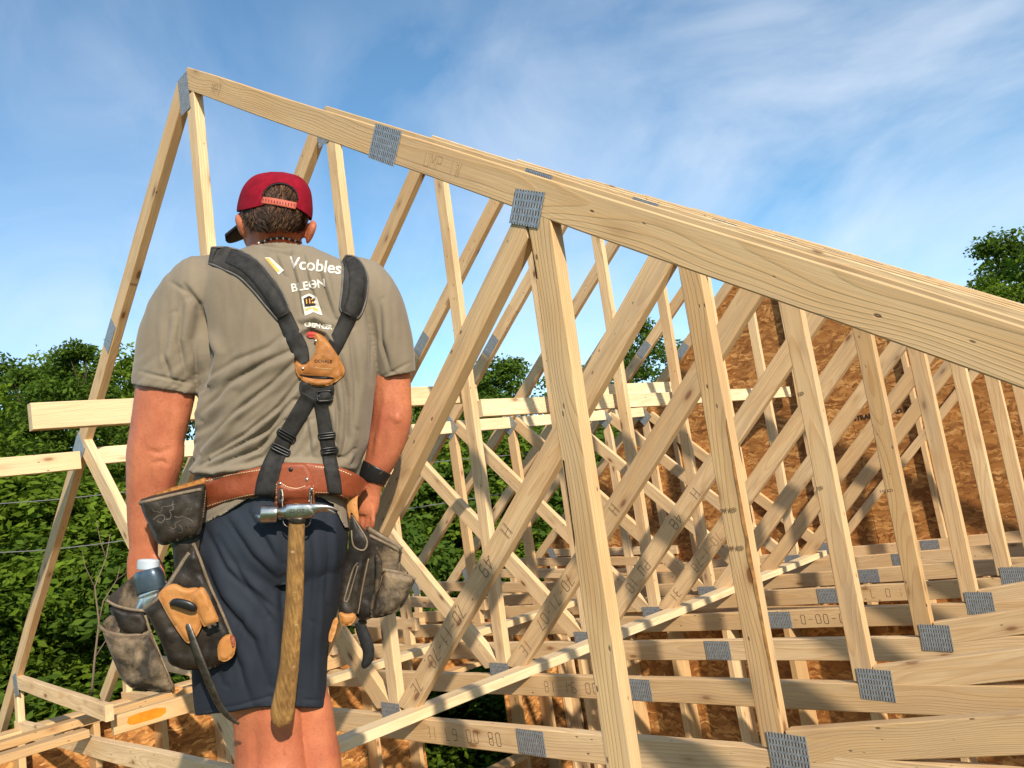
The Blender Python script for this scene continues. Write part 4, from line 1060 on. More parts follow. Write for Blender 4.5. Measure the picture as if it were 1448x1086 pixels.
# ---- print on the shirt back
def drape_mesh(me, cx, cy, scale, ang, B, off, name, mat, par, root, warp=None):
    """flat mesh (unit: px after scale, y up) draped onto B around px (cx, cy)"""
    bm = bmesh.new(); bm.from_mesh(me)
    bmesh.ops.triangulate(bm, faces=bm.faces)
    for _ in range(2):
        le = [e for e in bm.edges if e.calc_length() * scale > 3.5]
        if le: bmesh.ops.subdivide_edges(bm, edges=le, cuts=1); bmesh.ops.triangulate(bm, faces=bm.faces)
    V = []; ca, sa = math.cos(ang), math.sin(ang)
    for v in bm.verts:
        x = v.co.x * scale; y = -v.co.y * scale
        if warp: x, y = warp(x, y)
        X_, Y_ = cx + x * ca - y * sa, cy + x * sa + y * ca
        V.append((X_, Y_, depth(B, X_, Y_, -.1) - off))
    F = [tuple(v.index for v in f.verts) for f in bm.faces]; bm.free()
    V = np.array(V); return wlink(name, Wn(V[:, 0], V[:, 1], V[:, 2]), F, mat, par, root, smooth=False)
me = text_mesh('Vcobles', 1.0, 0, 1.0, bold=.014); drape_mesh(me, 446, 376, 23.5, .12, shB, .0016, 'shirt_lettering', PRW, shirt, worker)
me = text_mesh('BLE\u0398N', 1.0, 0, 1.0, bold=.022); drape_mesh(me, 436, 404, 16, -.16, shB, .0016, 'shirt_lettering', PRW, shirt, worker)
me = text_mesh('CREP\u2022NSER', 1.0, 0, .9, bold=.03); drape_mesh(me, 450, 461, 8.5, .12, shB, .0022, 'shirt_lettering', PRW, shirt, worker)
def polym(pts):
    me = bpy.data.meshes.new('p'); me.from_pydata([(x, -y, 0) for x, y in pts], [], [tuple(range(len(pts)))]); me.update(); return me
for pts, mat, of in (([(426,420),(437,415),(448,420),(456,446),(443,441),(431,447)], PRW, .0016), ([(429,422),(437,418),(445,422),(447,432),(431,434)], PRK, .0021), ([(432,436),(447,434),(452,442),(442,439),(433,443)], PRO, .0021), ([(374,364),(382,364),(402,382),(394,388)], PRW, .0016), ([(375,365),(380,365),(396,383),(392,385)], PRO, .0021)):
    drape_mesh(polym(pts), 0, 0, 1, 0, shB, of, 'shirt_emblem', mat, shirt, worker)
me = text_mesh('112', 1.0, 0, 1, bold=.03); drape_mesh(me, 438, 426, 9, -.1, shB, .0028, 'shirt_emblem', PRO, shirt, worker)

# ---- tool belt
accB = ([], [])
limb([(402,650,0,122,.128),(400,656,0,122,.132),(396,700,0,119,.137),(394,706,0,118,.133)], orient=(1,.0), ex=.82, seg=64, acc=accB)
bandV, bandN, bandF = remesh(accB, .005, 3)
bandB = bvh(np.vstack([sV, bandV]), sF + [tuple(i + len(sV) for i in f) for f in bandF])
def multi(*vf):
    VV = []; FF = []
    for v, f in vf:
        k = len(VV); VV.extend(map(tuple, v)); FF.extend(tuple(i + k for i in q) for q in f)
    return VV, FF
bt, btV, btF = ribbon([(284,700),(315,691),(350,684),(395,677),(440,677),(475,680),(498,690),(508,700)], [23, 20, 19, 22, 22, 20, 20, 20], bandB, .005, 'belt', LEAR, beltroot, off=.001, na=11, sub=8, edge=8)
beltB = bvh(*multi((sV, sF), (bandV, bandF), (btV, btF)))
def stitches(path, B, name='stitching', par=None, root=None, step=3.6, ln=2.2, w=.55, off=.0012, mat=None):
    q = cr(path, 12); d = np.hypot(*np.diff(q[:, :2], axis=0).T); s = np.concatenate([[0], np.cumsum(d)]); V = []; F = []
    t = 0
    while t + ln < s[-1]:
        k = len(V)
        for tt, sg in ((t, 1), (t, -1), (t + ln, -1), (t + ln, 1)):
            x = np.interp(tt, s, q[:, 0]); y = np.interp(tt, s, q[:, 1]); x2 = np.interp(tt + .5, s, q[:, 0]); y2 = np.interp(tt + .5, s, q[:, 1]); l = math.hypot(x2 - x, y2 - y) or 1
            nx, ny = -(y2 - y) / l, (x2 - x) / l
            X_, Y_ = x + nx * w * sg, y + ny * w * sg; V.append((X_, Y_, depth(B, X_, Y_, 0) - off))
        F.append((k, k + 1, k + 2, k + 3)); t += step
    V = np.array(V); return wlink(name, Wn(V[:, 0], V[:, 1], V[:, 2]), F, mat or STIT, par, root, smooth=False)
stitches([(286,718),(318,708),(352,700),(388,694)], beltB, par=bt, root=beltroot)
stitches([(288,681),(318,673),(352,667),(388,661)], beltB, par=bt, root=beltroot)
stitches([(446,696),(475,698),(500,708)], beltB, par=bt, root=beltroot); stitches([(446,660),(475,663),(500,673)], beltB, par=bt, root=beltroot)

from mathutils.geometry import delaunay_2d_cdt
def pillow(name, outline, dc, T, Tb, R, mat, par, root=None, step=4.0, rnd=1, namp=.002, B=None, dents=(), power=.5):
    """leather pocket: px outline, centre depth dc (const or function), front bulge T, back bulge Tb, edge radius R px"""
    P = [tuple(p) for p in outline]
    for _ in range(rnd):
        Q = []
        for i in range(len(P)):
            a, b = P[i], P[(i + 1) % len(P)]; l = math.hypot(b[0] - a[0], b[1] - a[1]); k = min(.25, 3.5 / max(l, 1e-3))
            Q += [(a[0] + (b[0] - a[0]) * k, a[1] + (b[1] - a[1]) * k), (b[0] - (b[0] - a[0]) * k, b[1] - (b[1] - a[1]) * k)]
        P = Q
    D = []
    for i in range(len(P)):
        a, b = P[i], P[(i + 1) % len(P)]; l = math.hypot(b[0] - a[0], b[1] - a[1]); n = max(1, int(round(l / step)))
        D += [(a[0] + (b[0] - a[0]) * k / n, a[1] + (b[1] - a[1]) * k / n) for k in range(n)]
    Bd = np.array(D); nb = len(Bd)
    A = Bd; Bn = np.roll(Bd, -1, 0); dl = Bn - A; l2 = (dl ** 2).sum(1) + 1e-9
    def dist(x, y):
        t = np.clip(((x - A[:, 0]) * dl[:, 0] + (y - A[:, 1]) * dl[:, 1]) / l2, 0, 1); return np.hypot(x - A[:, 0] - t * dl[:, 0], y - A[:, 1] - t * dl[:, 1]).min()
    def inside(x, y):
        c = ((A[:, 1] > y) != (Bn[:, 1] > y)) & (x < (Bn[:, 0] - A[:, 0]) * (y - A[:, 1]) / (Bn[:, 1] - A[:, 1] + 1e-12) + A[:, 0]); return c.sum() % 2 == 1
    pts = [Vector(p) for p in D]; x0, y0 = Bd.min(0); x1, y1 = Bd.max(0); r = 0; y = y0
    while y < y1:
        x = x0 + (step / 2 if r % 2 else 0)
        while x < x1:
            if inside(x, y) and dist(x, y) > step * .55: pts.append(Vector((x, y)))
            x += step
        y += step * .87; r += 1
    vo, eo, fo, *_ = delaunay_2d_cdt(pts, [], [list(range(nb))], 1, 1e-4)
    ds = np.array([dist(v.x, v.y) for v in vo]); ds[ds < 1e-3] = 0
    sd = hash(name + str(int(x0))) % 50
    sd = (int(x0) * 7 + int(y0)) % 50
    prof = np.sqrt(np.clip(1 - (1 - np.clip(ds / R, 0, 1)) ** 2, 0, 1)) if power == .5 else np.clip(ds / R, 0, 1) ** power
    V = []
    X = np.array([v.x for v in vo]); Y = np.array([v.y for v in vo])
    dcv = np.array([dc(a, b) if callable(dc) else dc for a, b in zip(X, Y)])
    if B is not None: dcv = np.array([depth(B, a, b, c) - (dc if not callable(dc) else 0) for a, b, c in zip(X, Y, dcv * 0 - .1)])
    nn = np.array([noise.noise(Vector((a * .045, b * .045, sd))) + .45 * noise.noise(Vector((a * .12, b * .12, sd + 5))) for a, b in zip(X, Y)])
    dn = np.zeros(len(X))
    for pts_, w, a in dents: dn += crease(X, Y, pts_, w, a)
    front = dcv - T * prof - (nn * namp * 2 + dn) * np.clip(ds / 5, 0, 1); backd = dcv + Tb * prof
    V = np.concatenate([Wn(X, Y, front), Wn(X, Y, backd)]); n = len(vo)
    F = [tuple(f) for f in fo] + [tuple(i + n for i in f[::-1]) for f in fo]
    # rim wall
    from collections import Counter
    ec = Counter()
    for f in fo:
        for i in range(len(f)): a, b = f[i], f[(i + 1) % len(f)]; ec[(min(a, b), max(a, b))] += 1
    F += [(a, b, b + n, a + n) for (a, b), c in ec.items() if c == 1]
    ob = wlink(name, V, F, mat, par, root); return ob, V, F
def rim(P, r, B, name, mat, par, root, off=.001, rd=None, sub=6):
    q = cr(P, sub); pts = []
    for x, y in q[:, :2]: pts.append((x, y, depth(B, x, y, -.1) - off))
    pts = np.array(pts)
    for _ in range(3): pts[1:-1, 2] = (pts[:-2, 2] + 2 * pts[1:-1, 2] + pts[2:, 2]) / 4
    V, F = limb([(a, b, c, r, rd or r * MPP * 1.1) for a, b, c in pts], 10, 1); return wlink(name, V, F, mat, par, root)

# hammer holder on the belt centre
hold, hoV, hoF = pillow('hammer_holder', [(392,657),(402,654),(432,655),(438,665),(444,680),(444,714),(388,714),(390,684),(392,672)], .003, .006, .001, 6, LEAR, beltroot, step=3.5, B=beltB, namp=.0006)
hoB = bvh(*multi((sV, sF), (btV, btF), (hoV, hoF)))
hold2, h2V, h2F = pillow('holder_pocket', [(389,681),(396,680),(404,686),(418,689),(432,686),(441,682),(446,690),(445,716),(388,716)], .002, .007, .001, 5, LEAR, hold, root=beltroot, step=3.5, B=hoB, namp=.0006)
h2B = bvh(*multi((hoV, hoF), (h2V, h2F), (btV, btF)))
stitches([(396,682),(406,688),(420,690.5),(434,686)], h2B, par=hold2, root=beltroot, step=2.8, ln=2.0, w=.5)
stitches([(391,684),(391,712)], h2B, par=hold2, root=beltroot); stitches([(443,686),(443,712)], h2B, par=hold2, root=beltroot)
def rivet(x, y, B, r, mat, par, root, off=.001):
    d_ = depth(B, x, y, -.1)
    V = []; F = []
    for k, (rr, hh) in enumerate(((1, 0), (.95, .0016), (.6, .0028), (.05, .0032))):
        for j in range(14): a = j * 2 * math.pi / 14; V.append((x + r * rr * math.cos(a), y + r * rr * math.sin(a), d_ - off - hh + .001))
    for k in range(3):
        for j in range(14): F.append((k * 14 + j, k * 14 + (j + 1) % 14, (k + 1) * 14 + (j + 1) % 14, (k + 1) * 14 + j))
    F.append(tuple(42 + j for j in range(14)))
    V = np.array(V); return wlink('rivet', Wn(V[:, 0], V[:, 1], V[:, 2]), F, mat, par, root)
for x, y in ((396,684),(434,678),(397,707),(440,692)): rivet(x, y, h2B, 2.6, STEEL, hold, beltroot)
rivet(411, 664, hoB, 3.4, BLK, hold, beltroot, off=.0004)
for x in (397, 440):
    pillow('reinforcing_plate', [(x - 3.5, 690), (x + 3.5, 690), (x + 3.5, 712), (x - 3.5, 712)], .0005, .0022, .0005, 1.5, STEELD, hold, root=beltroot, step=3, B=h2B, namp=.0002)

# suspenders ------------------------------------------------------
torsoB = bvh(*multi((sV, sF), (btV, btF), (hoV, hoF)))
def strap(path, hw, th, name, mat, B=torsoB, off=.0005, **k):
    ob, V, F = ribbon(path, hw, B, th, name, mat, beltroot, off=off, **k); return ob, V, F
padL, pLV, pLF = strap([(296,361),(322,366),(348,378),(370,400),(388,424),(402,448)], [12, 17, 18, 17.5, 16, 11], .015, 'shoulder_pad', PADM, na=11, edge=3)
padR, pRV, pRF = strap([(485,366),(496,374),(502,392),(501,415),(496,438),(493,446)], [6, 14, 18.5, 19, 17, 12], .015, 'shoulder_pad', PADM, na=11, edge=3)
pB = bvh(*multi((sV, sF), (pLV, pLF), (pRV, pRF)))
def side(path, hw, s, inset):
    path = np.array(path, float); out = []
    Q = cr(np.column_stack([path, hw]), 5); n = len(Q)
    for i in range(n):
        a, b = Q[max(i - 1, 0)], Q[min(i + 1, n - 1)]; tx, ty = (b - a)[:2]; l = math.hypot(tx, ty); nx, ny = ty / l, -tx / l
        w = (Q[i][2] - inset) * s; out.append((Q[i][0] + nx * w, Q[i][1] + ny * w))
    return out
for path, hw, po in (([(296,361),(322,366),(348,378),(370,400),(388,424),(402,448)], [12, 17, 18, 17.5, 16, 11], padL), ([(485,366),(496,374),(502,392),(501,415),(496,438),(493,446)], [6, 14, 18.5, 19, 17, 12], padR)):
    for s_ in (-1, 1): rim(side(path, hw, s_, 1.0), 1.5, pB, 'piping', PIPE, po, beltroot, off=.0, sub=1)
wl, wlV, wlF = strap([(322,362),(352,378),(378,408),(398,440),(412,470),(424,495),(430,516)], [10, 11, 11, 11.5, 12, 12, 8], .003, 'shoulder_strap', WEB, B=pB, na=7, edge=6)
wr, wrV, wrF = strap([(497,366),(505,390),(503,420),(494,446),(482,472),(471,494),(462,508)], [9, 11.5, 12, 12, 11.5, 11, 8], .003, 'shoulder_strap', WEB, B=pB, na=7, edge=6)
jB = bvh(*multi((sV, sF), (wlV, wlF), (wrV, wrF)))
hub, hbV, hbF = pillow('webbing_hub', [(424,538),(470,538),(474,552),(468,572),(448,574),(432,566),(422,552)], .002, .006, .001, 5, WEB, beltroot, B=jB, namp=.0005)
jl, jlV, jlF = pillow('junction_patch', [(440,470),(452,471),(462,480),(472,494),(480,506),(488,522),(486,532),(474,541),(462,548),(445,548),(430,540),(419,530),(415,504),(421,512),(430,517),(440,508),(447,495),(446,482)], .0045, .009, .001, 6, LEAJ, beltroot, step=3.2, B=jB, namp=.0016, dents=[([(424,530),(446,534),(470,533)], 3, -.006), ([(430,540),(450,543),(468,541)], 4, .004)])
jB2 = bvh(jlV, jlF)
pillow('dark_slit', [(423,529),(436,531),(455,532),(470,533),(474,536),(462,536.5),(440,535),(426,532)], .0008, .0014, .0006, 2, BLK, jl, root=beltroot, step=2.5, B=jB2, namp=.0001)
drape_mesh(text_mesh('OCHALE', 1.0, 0, 1.1, bold=.02), 457, 511, 6, .03, jB2, .0006, 'embossed_lettering', PRK, jl, beltroot)
stitches([(446,520),(470,522)], jB2, par=jl, root=beltroot, step=2.4, ln=1.2, w=.4)
rivet(446, 482, jB2, 2.2, STEEL, jl, beltroot); rivet(428, 521, jB2, 2.0, STEEL, jl, beltroot); rivet(444, 491, jB2, 2.4, STEEL, jl, beltroot)
pillow('red_lining', [(432,471),(440,468),(450,471),(446,477),(436,478)], .004, .006, .001, 3, simple('red_leather', (.45, .05, .04), .5), jl, root=beltroot, step=3, B=jB, namp=.0004)
lB = bvh(*multi((sV, sF), (btV, btF), (hbV, hbF), (hoV, hoF)))
s1, s1V, s1F = strap([(438,560),(424,585),(410,608),(400,626),(396,640)], [12, 12.5, 12, 12, 12], .0035, 'lower_strap', WEB, B=lB, na=7, edge=6)
s2, s2V, s2F = strap([(452,562),(457,590),(461,615),(466,642)], [10, 10, 10.5, 10.5], .0035, 'lower_strap', WEB, B=lB, na=7, edge=6)
lB2 = bvh(*multi((sV, sF), (btV, btF), (hbV, hbF), (hoV, hoF), (s1V, s1F), (s2V, s2F)))
e1, e1V, e1F = strap([(396,634),(386,655),(378,680),(374,703)], [12, 13.5, 15, 15], .006, 'strap_end', WEB, B=lB2, na=9, edge=8)
e2, e2V, e2F = strap([(464,636),(468,660),(472,682),(474,700)], [9.5, 10.5, 10.5, 10], .006, 'strap_end', WEB, B=lB2, na=9, edge=8)
lB3 = bvh(*multi((sV, sF), (hbV, hbF), (s1V, s1F), (s2V, s2F), (e1V, e1F), (e2V, e2F)))
def buckle(c, hw, hh, ang, B, par, name='buckle', mat=BLK, r=1.6):
    ca, sa = math.cos(ang), math.sin(ang); pts = []
    for i in range(17):
        a = 2 * math.pi * i / 16; x = hw * math.copysign(abs(math.cos(a)) ** .4, math.cos(a)); y = hh * math.copysign(abs(math.sin(a)) ** .4, math.sin(a))
        pts.append((c[0] + x * ca - y * sa, c[1] + x * sa + y * ca))
    ob = rim(pts, r, B, name, mat, par, beltroot, off=.0025, sub=2)
    pts = [(c[0] - hw * ca, c[1] - hw * sa), (c[0], c[1]), (c[0] + hw * ca, c[1] + hw * sa)]
    rim(pts, r, B, 'buckle_bar', mat, ob, beltroot, off=.003, sub=4)
for c, a in (((405, 616), .52), ((397, 636), .45)): buckle(c, 13.5, 4, a, lB3, s1)
for c, a in (((462, 616), -.12), ((466, 637), -.12)): buckle(c, 11.5, 3.5, a, lB3, s2)
buckle((459, 560), 11, 7, -.05, lB3, hub)
pillow('slider', [(450,554),(469,553),(470,567),(451,568)], .001, .008, .001, 5, WEB, hub, root=beltroot, step=3, B=lB3, namp=.0003)

# hammer ----------------------------------------------------------
ham = empty('claw_hammer', W(412, 720, -.17), 'claw hammer with a steel head and wooden handle hanging behind the worker', 'hammer')
HDp = -.172
hs_ = NT('hickory_handle'); t_ = hs_.n('TexCoord').outputs['Object']
a_ = hs_.noise(hs_.vmul(t_, (190, 190, 3)), 1, 4, .6).outputs[0]; b_ = hs_.noise(t_, 16, 5, .65).outputs[0]; d_ = hs_.noise(hs_.vmul(t_, (60, 60, 90)), 1, 3).outputs[0]
c_ = hs_.mix(hs_.ramp(a_, [(.35, 0), (.65, 1)]), (.17, .085, .026), (.36, .20, .065)); c_ = hs_.mix(hs_.ramp(b_, [(.42, 0), (.7, .75)]), c_, (.10, .05, .02)); c_ = hs_.mix(hs_.ramp(d_, [(.68, 0), (.74, .5)]), c_, (.55, .42, .25))
hs_.base(c_, .42, .4); hs_.bump(a_, .15, .0006); HW = hs_.m
V, F = limb([(421,712,HDp,7,.010),(420,735,HDp,11,.0125),(419,760,HDp+.002,12,.013),(418,800,HDp+.006,12.5,.0135),(416,850,HDp+.012,13,.0135),(412,900,HDp+.018,13.5,.0135),(409,940,HDp+.024,14,.0135),(405,970,HDp+.03,15,.0145),(401,995,HDp+.034,16.5,.016),(399,1010,HDp+.036,16.5,.016),(401,1021,HDp+.037,14,.014),(403,1026,HDp+.037,9,.009)], 24, 6, ex=.85)
hh_ = wlink('handle', V, F, HW, ham); hh_['label'] = 'dented hickory handle'
acc = ([], [])
V1, F1 = [], []
def horiz(P, seg=20, sub=4, ex=1.0): return limb(P, seg, sub, ex)
parts = [horiz([(367.5,727.5,HDp,8.5,.0135),(368,727.5,HDp,12,.0175),(371,727.5,HDp,12.8,.0185),(389,727,HDp,12.5,.018),(392,727,HDp,11,.016)]),
         horiz([(391,726,HDp,7,.0105),(398,725,HDp,7.5,.011),(406,724,HDp,9,.013)]),
         horiz([(404,724,HDp,8,.011),(407,724,HDp,11.5,.0145),(425,723,HDp,11.5,.0145),(438,722,HDp,10.5,.014),(441,721,HDp,8,.012)], ex=.6)]
V, F = multi(*parts); head = wlink('head', V, F, STEEL, ham)
V, F = multi(horiz([(438,721,HDp-.004,9.5,.006),(448,718,HDp-.004,6,.0055),(460,717,HDp-.002,3.6,.005),(470,718.5,HDp+.002,2.4,.004),(479,722,HDp+.006,1.0,.002)]),
             horiz([(438,722,HDp+.012,8,.005),(448,720,HDp+.014,5.5,.005),(458,720,HDp+.018,3.4,.0045),(468,723,HDp+.022,2.0,.003),(474,726,HDp+.026,1.0,.002)]))
wlink('claw', V, F, STEEL, head, ham)
V, F = limb([(420,733,HDp,13,.016),(420,738,HDp,12.5,.0155),(420,741,HDp,11,.014)], 22, 3, orient=(1,0)); wlink('collar', V, F, STEELD, head, ham)
hmB = bvh(*parts[2])
drape_mesh(text_mesh('22 OZ', 1, 0), 420, 723, 8, -.02, hmB, .0006, 'stamped_lettering', STEELD, head, ham)
# wire loop that carries it
P = [(398,700,-.15,1.2,.0016),(400,722,-.16,1.2,.0016),(402,742,-.165,1.2,.0016),(420,747,-.168,1.2,.0016),(437,742,-.165,1.2,.0016),(439,722,-.16,1.2,.0016),(440,700,-.15,1.2,.0016)]
ptube(P, STEELD, 'hammer_loop', hold, 8, 5, beltroot)

# left pouches ----------------------------------------------------
def PL(name, o, dc, T, Tb, R, mat, par=beltroot, **k):
    return pillow(name, o, dc, T, Tb, R, mat, par, root=beltroot if par is not beltroot else None, **k)
dL = lambda x, y: -.085 - (x - 240) * .0001
up, upV, upF = PL('nail_pouch', [(196,707),(215,701),(245,694),(278,686),(291,683),(292,700),(288,730),(284,752),(275,761),(250,766),(232,772),(222,768),(213,748),(203,728)], -.105, .026, .03, 14, LEAD, namp=.0025)
uB = bvh(upV, upF)
rim([(196,712),(220,706),(250,699),(284,692)], 2.6, uB, 'binding', RIM, up, beltroot, off=.0005)
V = []
PL('pouch_lining', [(205,704),(240,690),(275,680),(292,674),(293,684),(250,696),(206,708)], -.085, .004, .004, 3, LEAT, par=up, namp=.0008)
stitches([(292,686),(289,715),(285,748)], uB, par=up, root=beltroot)
rg = random.Random(8); SCR = simple('scratch_grey', (.11, .09, .068), .85)
def squiggle(x, y, n, st, w=.5):
    V = []; F = []; a = rg.uniform(-.6, .4); pts = [(x, y)]
    for k in range(n): a += rg.uniform(-1.5, 1.5); pts.append((pts[-1][0] + st * math.cos(a), pts[-1][1] + st * math.sin(a)))
    q = cr(pts, 4)
    for k in range(len(q) - 1):
        (ax, ay), (bx, by) = q[k][:2], q[k + 1][:2]; l = math.hypot(bx - ax, by - ay) or 1; nx, ny = -(by - ay) / l * w, (bx - ax) / l * w; b0 = len(V)
        for (cx, cy) in ((ax + nx, ay + ny), (ax - nx, ay - ny), (bx - nx, by - ny), (bx + nx, by + ny)): V.append((cx, cy, depth(uB, cx, cy, -.12) - .0005))
        F.append((b0, b0 + 1, b0 + 2, b0 + 3))
    return V, F
V, F = multi(*[squiggle(*a) for a in ((216, 720, 5, 4, .35), (228, 718, 5, 4, .4), (222, 736, 6, 6, .55), (234, 734, 6, 6, .6), (246, 730, 5, 6, .5), (240, 745, 5, 5, .45), (254, 742, 4, 4, .4), (262, 722, 3, 4, .3))])
V = np.array(V); wlink('scratches', Wn(V[:, 0], V[:, 1], V[:, 2]), F, SCR, up, beltroot, smooth=False)
for k in range(7): rivet(252 + rg.uniform(0, 22), 748 + rg.uniform(-4, 8), uB, .9, BLK, up, beltroot, off=.0002)
PL('hanging_strap', [(243,762),(284,754),(280,790),(262,812),(246,806)], -.085, .012, .01, 8, LEAD)
mb, mbV, mbF = PL('main_pouch', [(204,862),(222,842),(243,812),(262,782),(274,764),(284,782),(296,820),(312,858),(328,892),(333,918),(322,936),(296,947),(262,948),(240,940),(226,905)], -.108, .032, .045, 16, LEAD, namp=.003, dents=[([(250,880),(262,930)], 8, -.005)])
mB = bvh(mbV, mbF)
rim([(203,863),(222,848),(243,820),(258,796),(268,782)], 3.2, mB, 'binding', RIM, mb, beltroot, off=-.001)
rim([(273,768),(282,790),(297,830),(315,870),(327,900)], 3.0, mB, 'binding', RIM, mb, beltroot, off=-.001)
rim([(205,870),(213,895),(226,930),(240,962)], 2.2, mB, 'binding', RIM, mb, beltroot, off=0)
PL('back_flap', [(150,846),(172,828),(196,808),(212,806),(216,850),(202,866),(176,868),(156,862)], -.035, .006, .01, 6, LEAG)
bk, bkV, bkF = PL('middle_pocket', [(152,853),(178,862),(204,864),(212,880),(206,900),(184,900),(168,893),(160,874)], -.085, .026, .03, 10, LEAD, namp=.002)
kB = bvh(bkV, bkF); rim([(150,849),(165,857),(185,862),(206,864)], 2.4, kB, 'binding', RIM, bk, beltroot, off=0)
fr, frV, frF = PL('front_pocket', [(141,884),(150,892),(176,899),(202,899),(214,895),(222,912),(234,940),(248,972),(244,980),(214,978),(186,974),(172,962),(156,924)], -.112, .034, .03, 14, LEAG, namp=.0045, dents=[([(160,910),(195,950),(225,965)], 9, .004)])
fB = bvh(frV, frF); rim([(140,885),(152,894),(178,899),(204,897),(214,891)], 3.0, fB, 'binding', RIM, fr, beltroot, off=.0005)
rim([(214,896),(226,925),(240,960),(246,976)], 1.8, fB, 'binding', RIM, fr, beltroot, off=0)
PL('pocket_lining', [(143,882),(152,872),(160,868),(168,884),(172,896),(152,892)], -.10, .006, .006, 4, LEAG, par=fr)
# tan holster, corner guards
hs, hsV, hsF = PL('tool_holster', [(222,842),(232,830),(247,824),(262,832),(280,830),(287,836),(284,852),(289,872),(283,892),(272,909),(264,910),(252,894),(238,872)], -.150, .012, .012, 7, LEAT, step=3.2, namp=.0018)
hB1 = bvh(hsV, hsF)
h2_, h2V_, h2F_ = PL('plier_sleeve', [(268,840),(287,828),(294,840),(302,858),(310,876),(306,883),(290,888),(284,880),(276,860)], -.165, .015, .012, 8, LEAT, step=3.2, namp=.0012)
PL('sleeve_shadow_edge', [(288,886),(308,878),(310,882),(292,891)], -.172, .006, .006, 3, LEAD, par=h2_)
cg, cgV, cgF = PL('corner_guard', [(306,914),(312,902),(322,896),(331,898),(334,912),(331,928),(318,937),(307,932)], -.137, .014, .012, 6, LEAT, step=3.2, namp=.001)
PL('corner_inset', [(324,899),(331,898),(332,912),(328,918)], -.150, .004, .003, 2.5, LEAR, par=cg, step=3)
PL('corner_guard', [(238,974),(246,970),(262,972),(246,983)], -.10, .008, .008, 3, LEAT, step=3)
# tool in the holster: bar with hooked head
bar = empty('pry_bar', W(275, 905, -.17), 'dark steel pry bar hanging through the tan holster of the left pouch', 'pry bar')
V, F = limb([(264,880,-.155,5,.006),(272,902,-.162,5.5,.006),(280,925,-.165,5.8,.0055),(290,950,-.166,5.8,.005),(300,975,-.164,5.6,.0045),(311,998,-.160,5,.004),(324,1014,-.155,4,.003),(338,1024,-.150,2,.002)], 14, 6, ex=.7); wlink('shaft', V, F, STEELD, bar)
V, F = limb([(240,855,-.172,2.5,.004),(248,852,-.178,6,.006),(262,855,-.180,7,.006),(272,859,-.178,6.5,.006),(277,862,-.175,4,.004)], 14, 5); wlink('hooked_head', V, F, BLK, bar)
# bottle
bo = empty('spray_can', W(208, 830, -.055), 'silver and blue metal can standing in the left tool pouch', 'can')
BLU = simple('blue_label_paint', (.07, .10, .13), .35, .5, .5, nscale=25, namp=.5); SIL = simple('silver_can', (.62, .64, .66), .28, .5, .9, nscale=30, namp=.15)
nb_ = (-.94, -.34)
V, F = limb([(206,868,-.055,20,.034),(208,860,-.055,21,.036),(212,848,-.055,21.5,.037),(213,842,-.055,20.5,.036),(214,838,-.055,21.5,.037),(215,833,-.055,20,.035)], 32, 5, orient=(-.94,.34)); can = wlink('can_body', V, F, SIL, bo)
V, F = limb([(214,836,-.055,22,.038),(212,822,-.055,22.5,.039),(210,812,-.055,21.5,.037),(209,805,-.055,18,.032)], 32, 5, orient=(-.97,.24)); wlink('blue_band', V, F, BLU, bo)
V, F = limb([(210,806,-.055,17,.030),(210,798,-.055,16.5,.029),(210,792,-.055,15,.027),(210,790,-.055,8,.015)], 32, 4, orient=(1,.0)); wlink('lid', V, F, simple('grey_lid', (.45, .50, .54), .4, .5, nscale=20, namp=.1), bo)
V, F = limb([(192,850,-.055,22.2,.0385),(193,852,-.055,22.2,.0385)], 32, 2, orient=(1,0))
# right side -------------------------------------------------------
PL('hanger_strap', [(488,668),(500,672),(507,690),(505,712),(508,735),(500,744),(492,728),(489,700)], -.07, .008, .008, 5, LEAT, namp=.002)
r4, r4V, r4F = PL('back_pocket', [(518,742),(536,752),(556,764),(569,772),(568,786),(564,812),(548,822),(528,812),(516,780)], -.045, .022, .03, 10, LEAG, namp=.003)
rB = bvh(r4V, r4F); rim([(520,747),(538,758),(556,768),(569,777)], 3.4, rB, 'binding', RIM, r4, beltroot, off=0); rim([(522,757),(540,766),(556,774),(568,783)], 2.4, rB, 'binding', RIM, r4, beltroot, off=0)
r2, r2V, r2F = PL('side_pouch', [(508,770),(524,762),(540,790),(542,830),(534,870),(512,880),(498,864),(496,820)], -.075, .022, .03, 10, LEAD, namp=.003)
r1, r1V, r1F = PL('knife_holster', [(496,722),(506,738),(522,756),(528,770),(520,792),(512,828),(508,862),(500,878),(484,878),(478,864),(484,820),(492,780)], -.100, .020, .02, 9, LEAD, namp=.002, dents=[([(502,795),(494,830),(490,855)], 4, -.012), ([(509,790),(500,840)], 3, .004)])
r1B = bvh(r1V, r1F)
rim([(497,728),(508,745),(519,765),(514,778),(500,772),(497,750)], 1.3, r1B, 'binding', RIM, r1, beltroot, off=0); rim([(521,790),(513,828),(506,868)], 1.3, r1B, 'binding', RIM, r1, beltroot, off=0)
rim([(506,796),(499,806),(489,840),(487,850),(492,848),(500,822),(506,800)], 1.2, r1B, 'slot_edge', RIM, r1, beltroot, off=0)
PL('leather_tip', [(478,864),(490,868),(502,866),(504,876),(494,886),(482,884)], -.118, .012, .012, 5, LEAT, step=3)
r3, r3V, r3F = PL('outer_pocket', [(541,805),(560,806),(578,812),(588,818),(580,838),(570,858),(556,868),(536,874),(524,874),(530,846),(538,826)], -.080, .028, .03, 12, LEAG, namp=.003)
r3B = bvh(r3V, r3F); rim([(542,806),(560,809),(576,814),(588,820)], 2.6, r3B, 'binding', RIM, r3, beltroot, off=.0005)
rim([(540,812),(533,842),(525,872)], 1.4, r3B, 'binding', RIM, r3, beltroot, off=0)
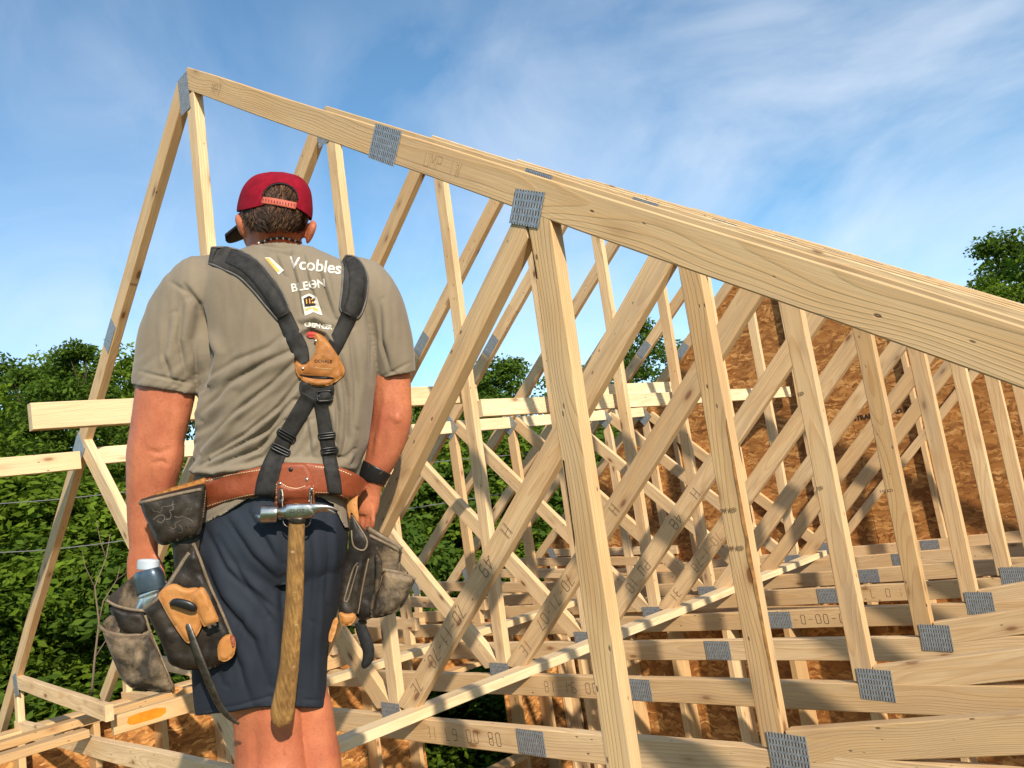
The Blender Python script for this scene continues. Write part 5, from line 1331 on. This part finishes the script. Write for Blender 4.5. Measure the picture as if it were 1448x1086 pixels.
PL('side_strap', [(530,780),(540,790),(541,810),(534,840),(526,872),(522,860),(530,825)], -.105, .006, .006, 3, LEAG, par=r3)
PL('tan_tab', [(472,874),(480,872),(474,896),(466,914),(464,900)], -.07, .005, .005, 3, LEAT, step=3)
PL('tool_tab', [(505,880),(512,870),(520,878),(516,888),(506,888)], -.06, .006, .006, 4, LEAG, step=3)
V, F = limb([(509,880,-.055,7.5,.011),(512,892,-.055,8.5,.013),(517,905,-.055,9,.0135),(521,920,-.053,8.5,.013),(520,932,-.052,7.5,.011),(515,941,-.05,5,.008),(512,944,-.05,2,.003)], 18, 6)
gp = wlink('hanging_tool', V, F, RUB, beltroot); gp.parent = None; gp.location = beltroot.location; tag(gp, 'black rubber tool grip hanging below the right pouch', 'tool handle')
# ------------------------------------------------------------------ cables and a bare sapling in front of the woods
def at(px, py, D):
    d = ray(px, py); k = D / math.hypot(d.x, d.y); return CP + d * k
CABM = simple('grey_cable', (.12, .12, .125), .6, .3)
for nm, P, lb in ((0, [(-40, 783), (60, 778), (150, 768), (260, 752), (420, 742), (600, 716), (760, 690)], 'thin grey cable sagging behind the hanging pouches, lower of the two'),
                  (1, [(-60, 716), (60, 708), (150, 699), (270, 686), (430, 676), (600, 655), (760, 640)], 'thin grey cable crossing the woods at elbow height, upper of the two')):
    V = []; F = []; q = cr([(a, b, 7.2) for a, b in P], 5); tube(V, F, [at(a, b, c) for a, b, c in q], [.0045] * len(q), 6)
    tag(pyd('cable', V, F, CABM, smooth=True), lb, 'cable', 'cables in front of the woods')
e = empty('bare_sapling', at(140, 1000, 6.9), 'dry grey bare sapling left of the hanging tool pouch', 'sapling')
V = []; F = []; TW = simple('grey_twig', (.17, .12, .085), .9, .1)
for P, r in (([(128, 1000), (134, 930), (140, 880), (134, 830), (150, 790), (156, 755)], .016), ([(140, 880), (146, 850), (165, 820), (170, 800)], .010), ([(150, 790), (142, 765), (136, 735)], .008), ([(134, 830), (120, 800), (116, 778)], .007), ([(134, 930), (150, 905), (158, 880)], .009), ([(165, 820), (176, 812), (182, 806)], .005)):
    tube(V, F, [at(a, b, 6.9) - e.location for a, b in P], [.62 * r * (1 - .75 * i / (len(P) - 1)) for i in range(len(P))], 6)
pyd('branches', V, F, TW, e, smooth=True)
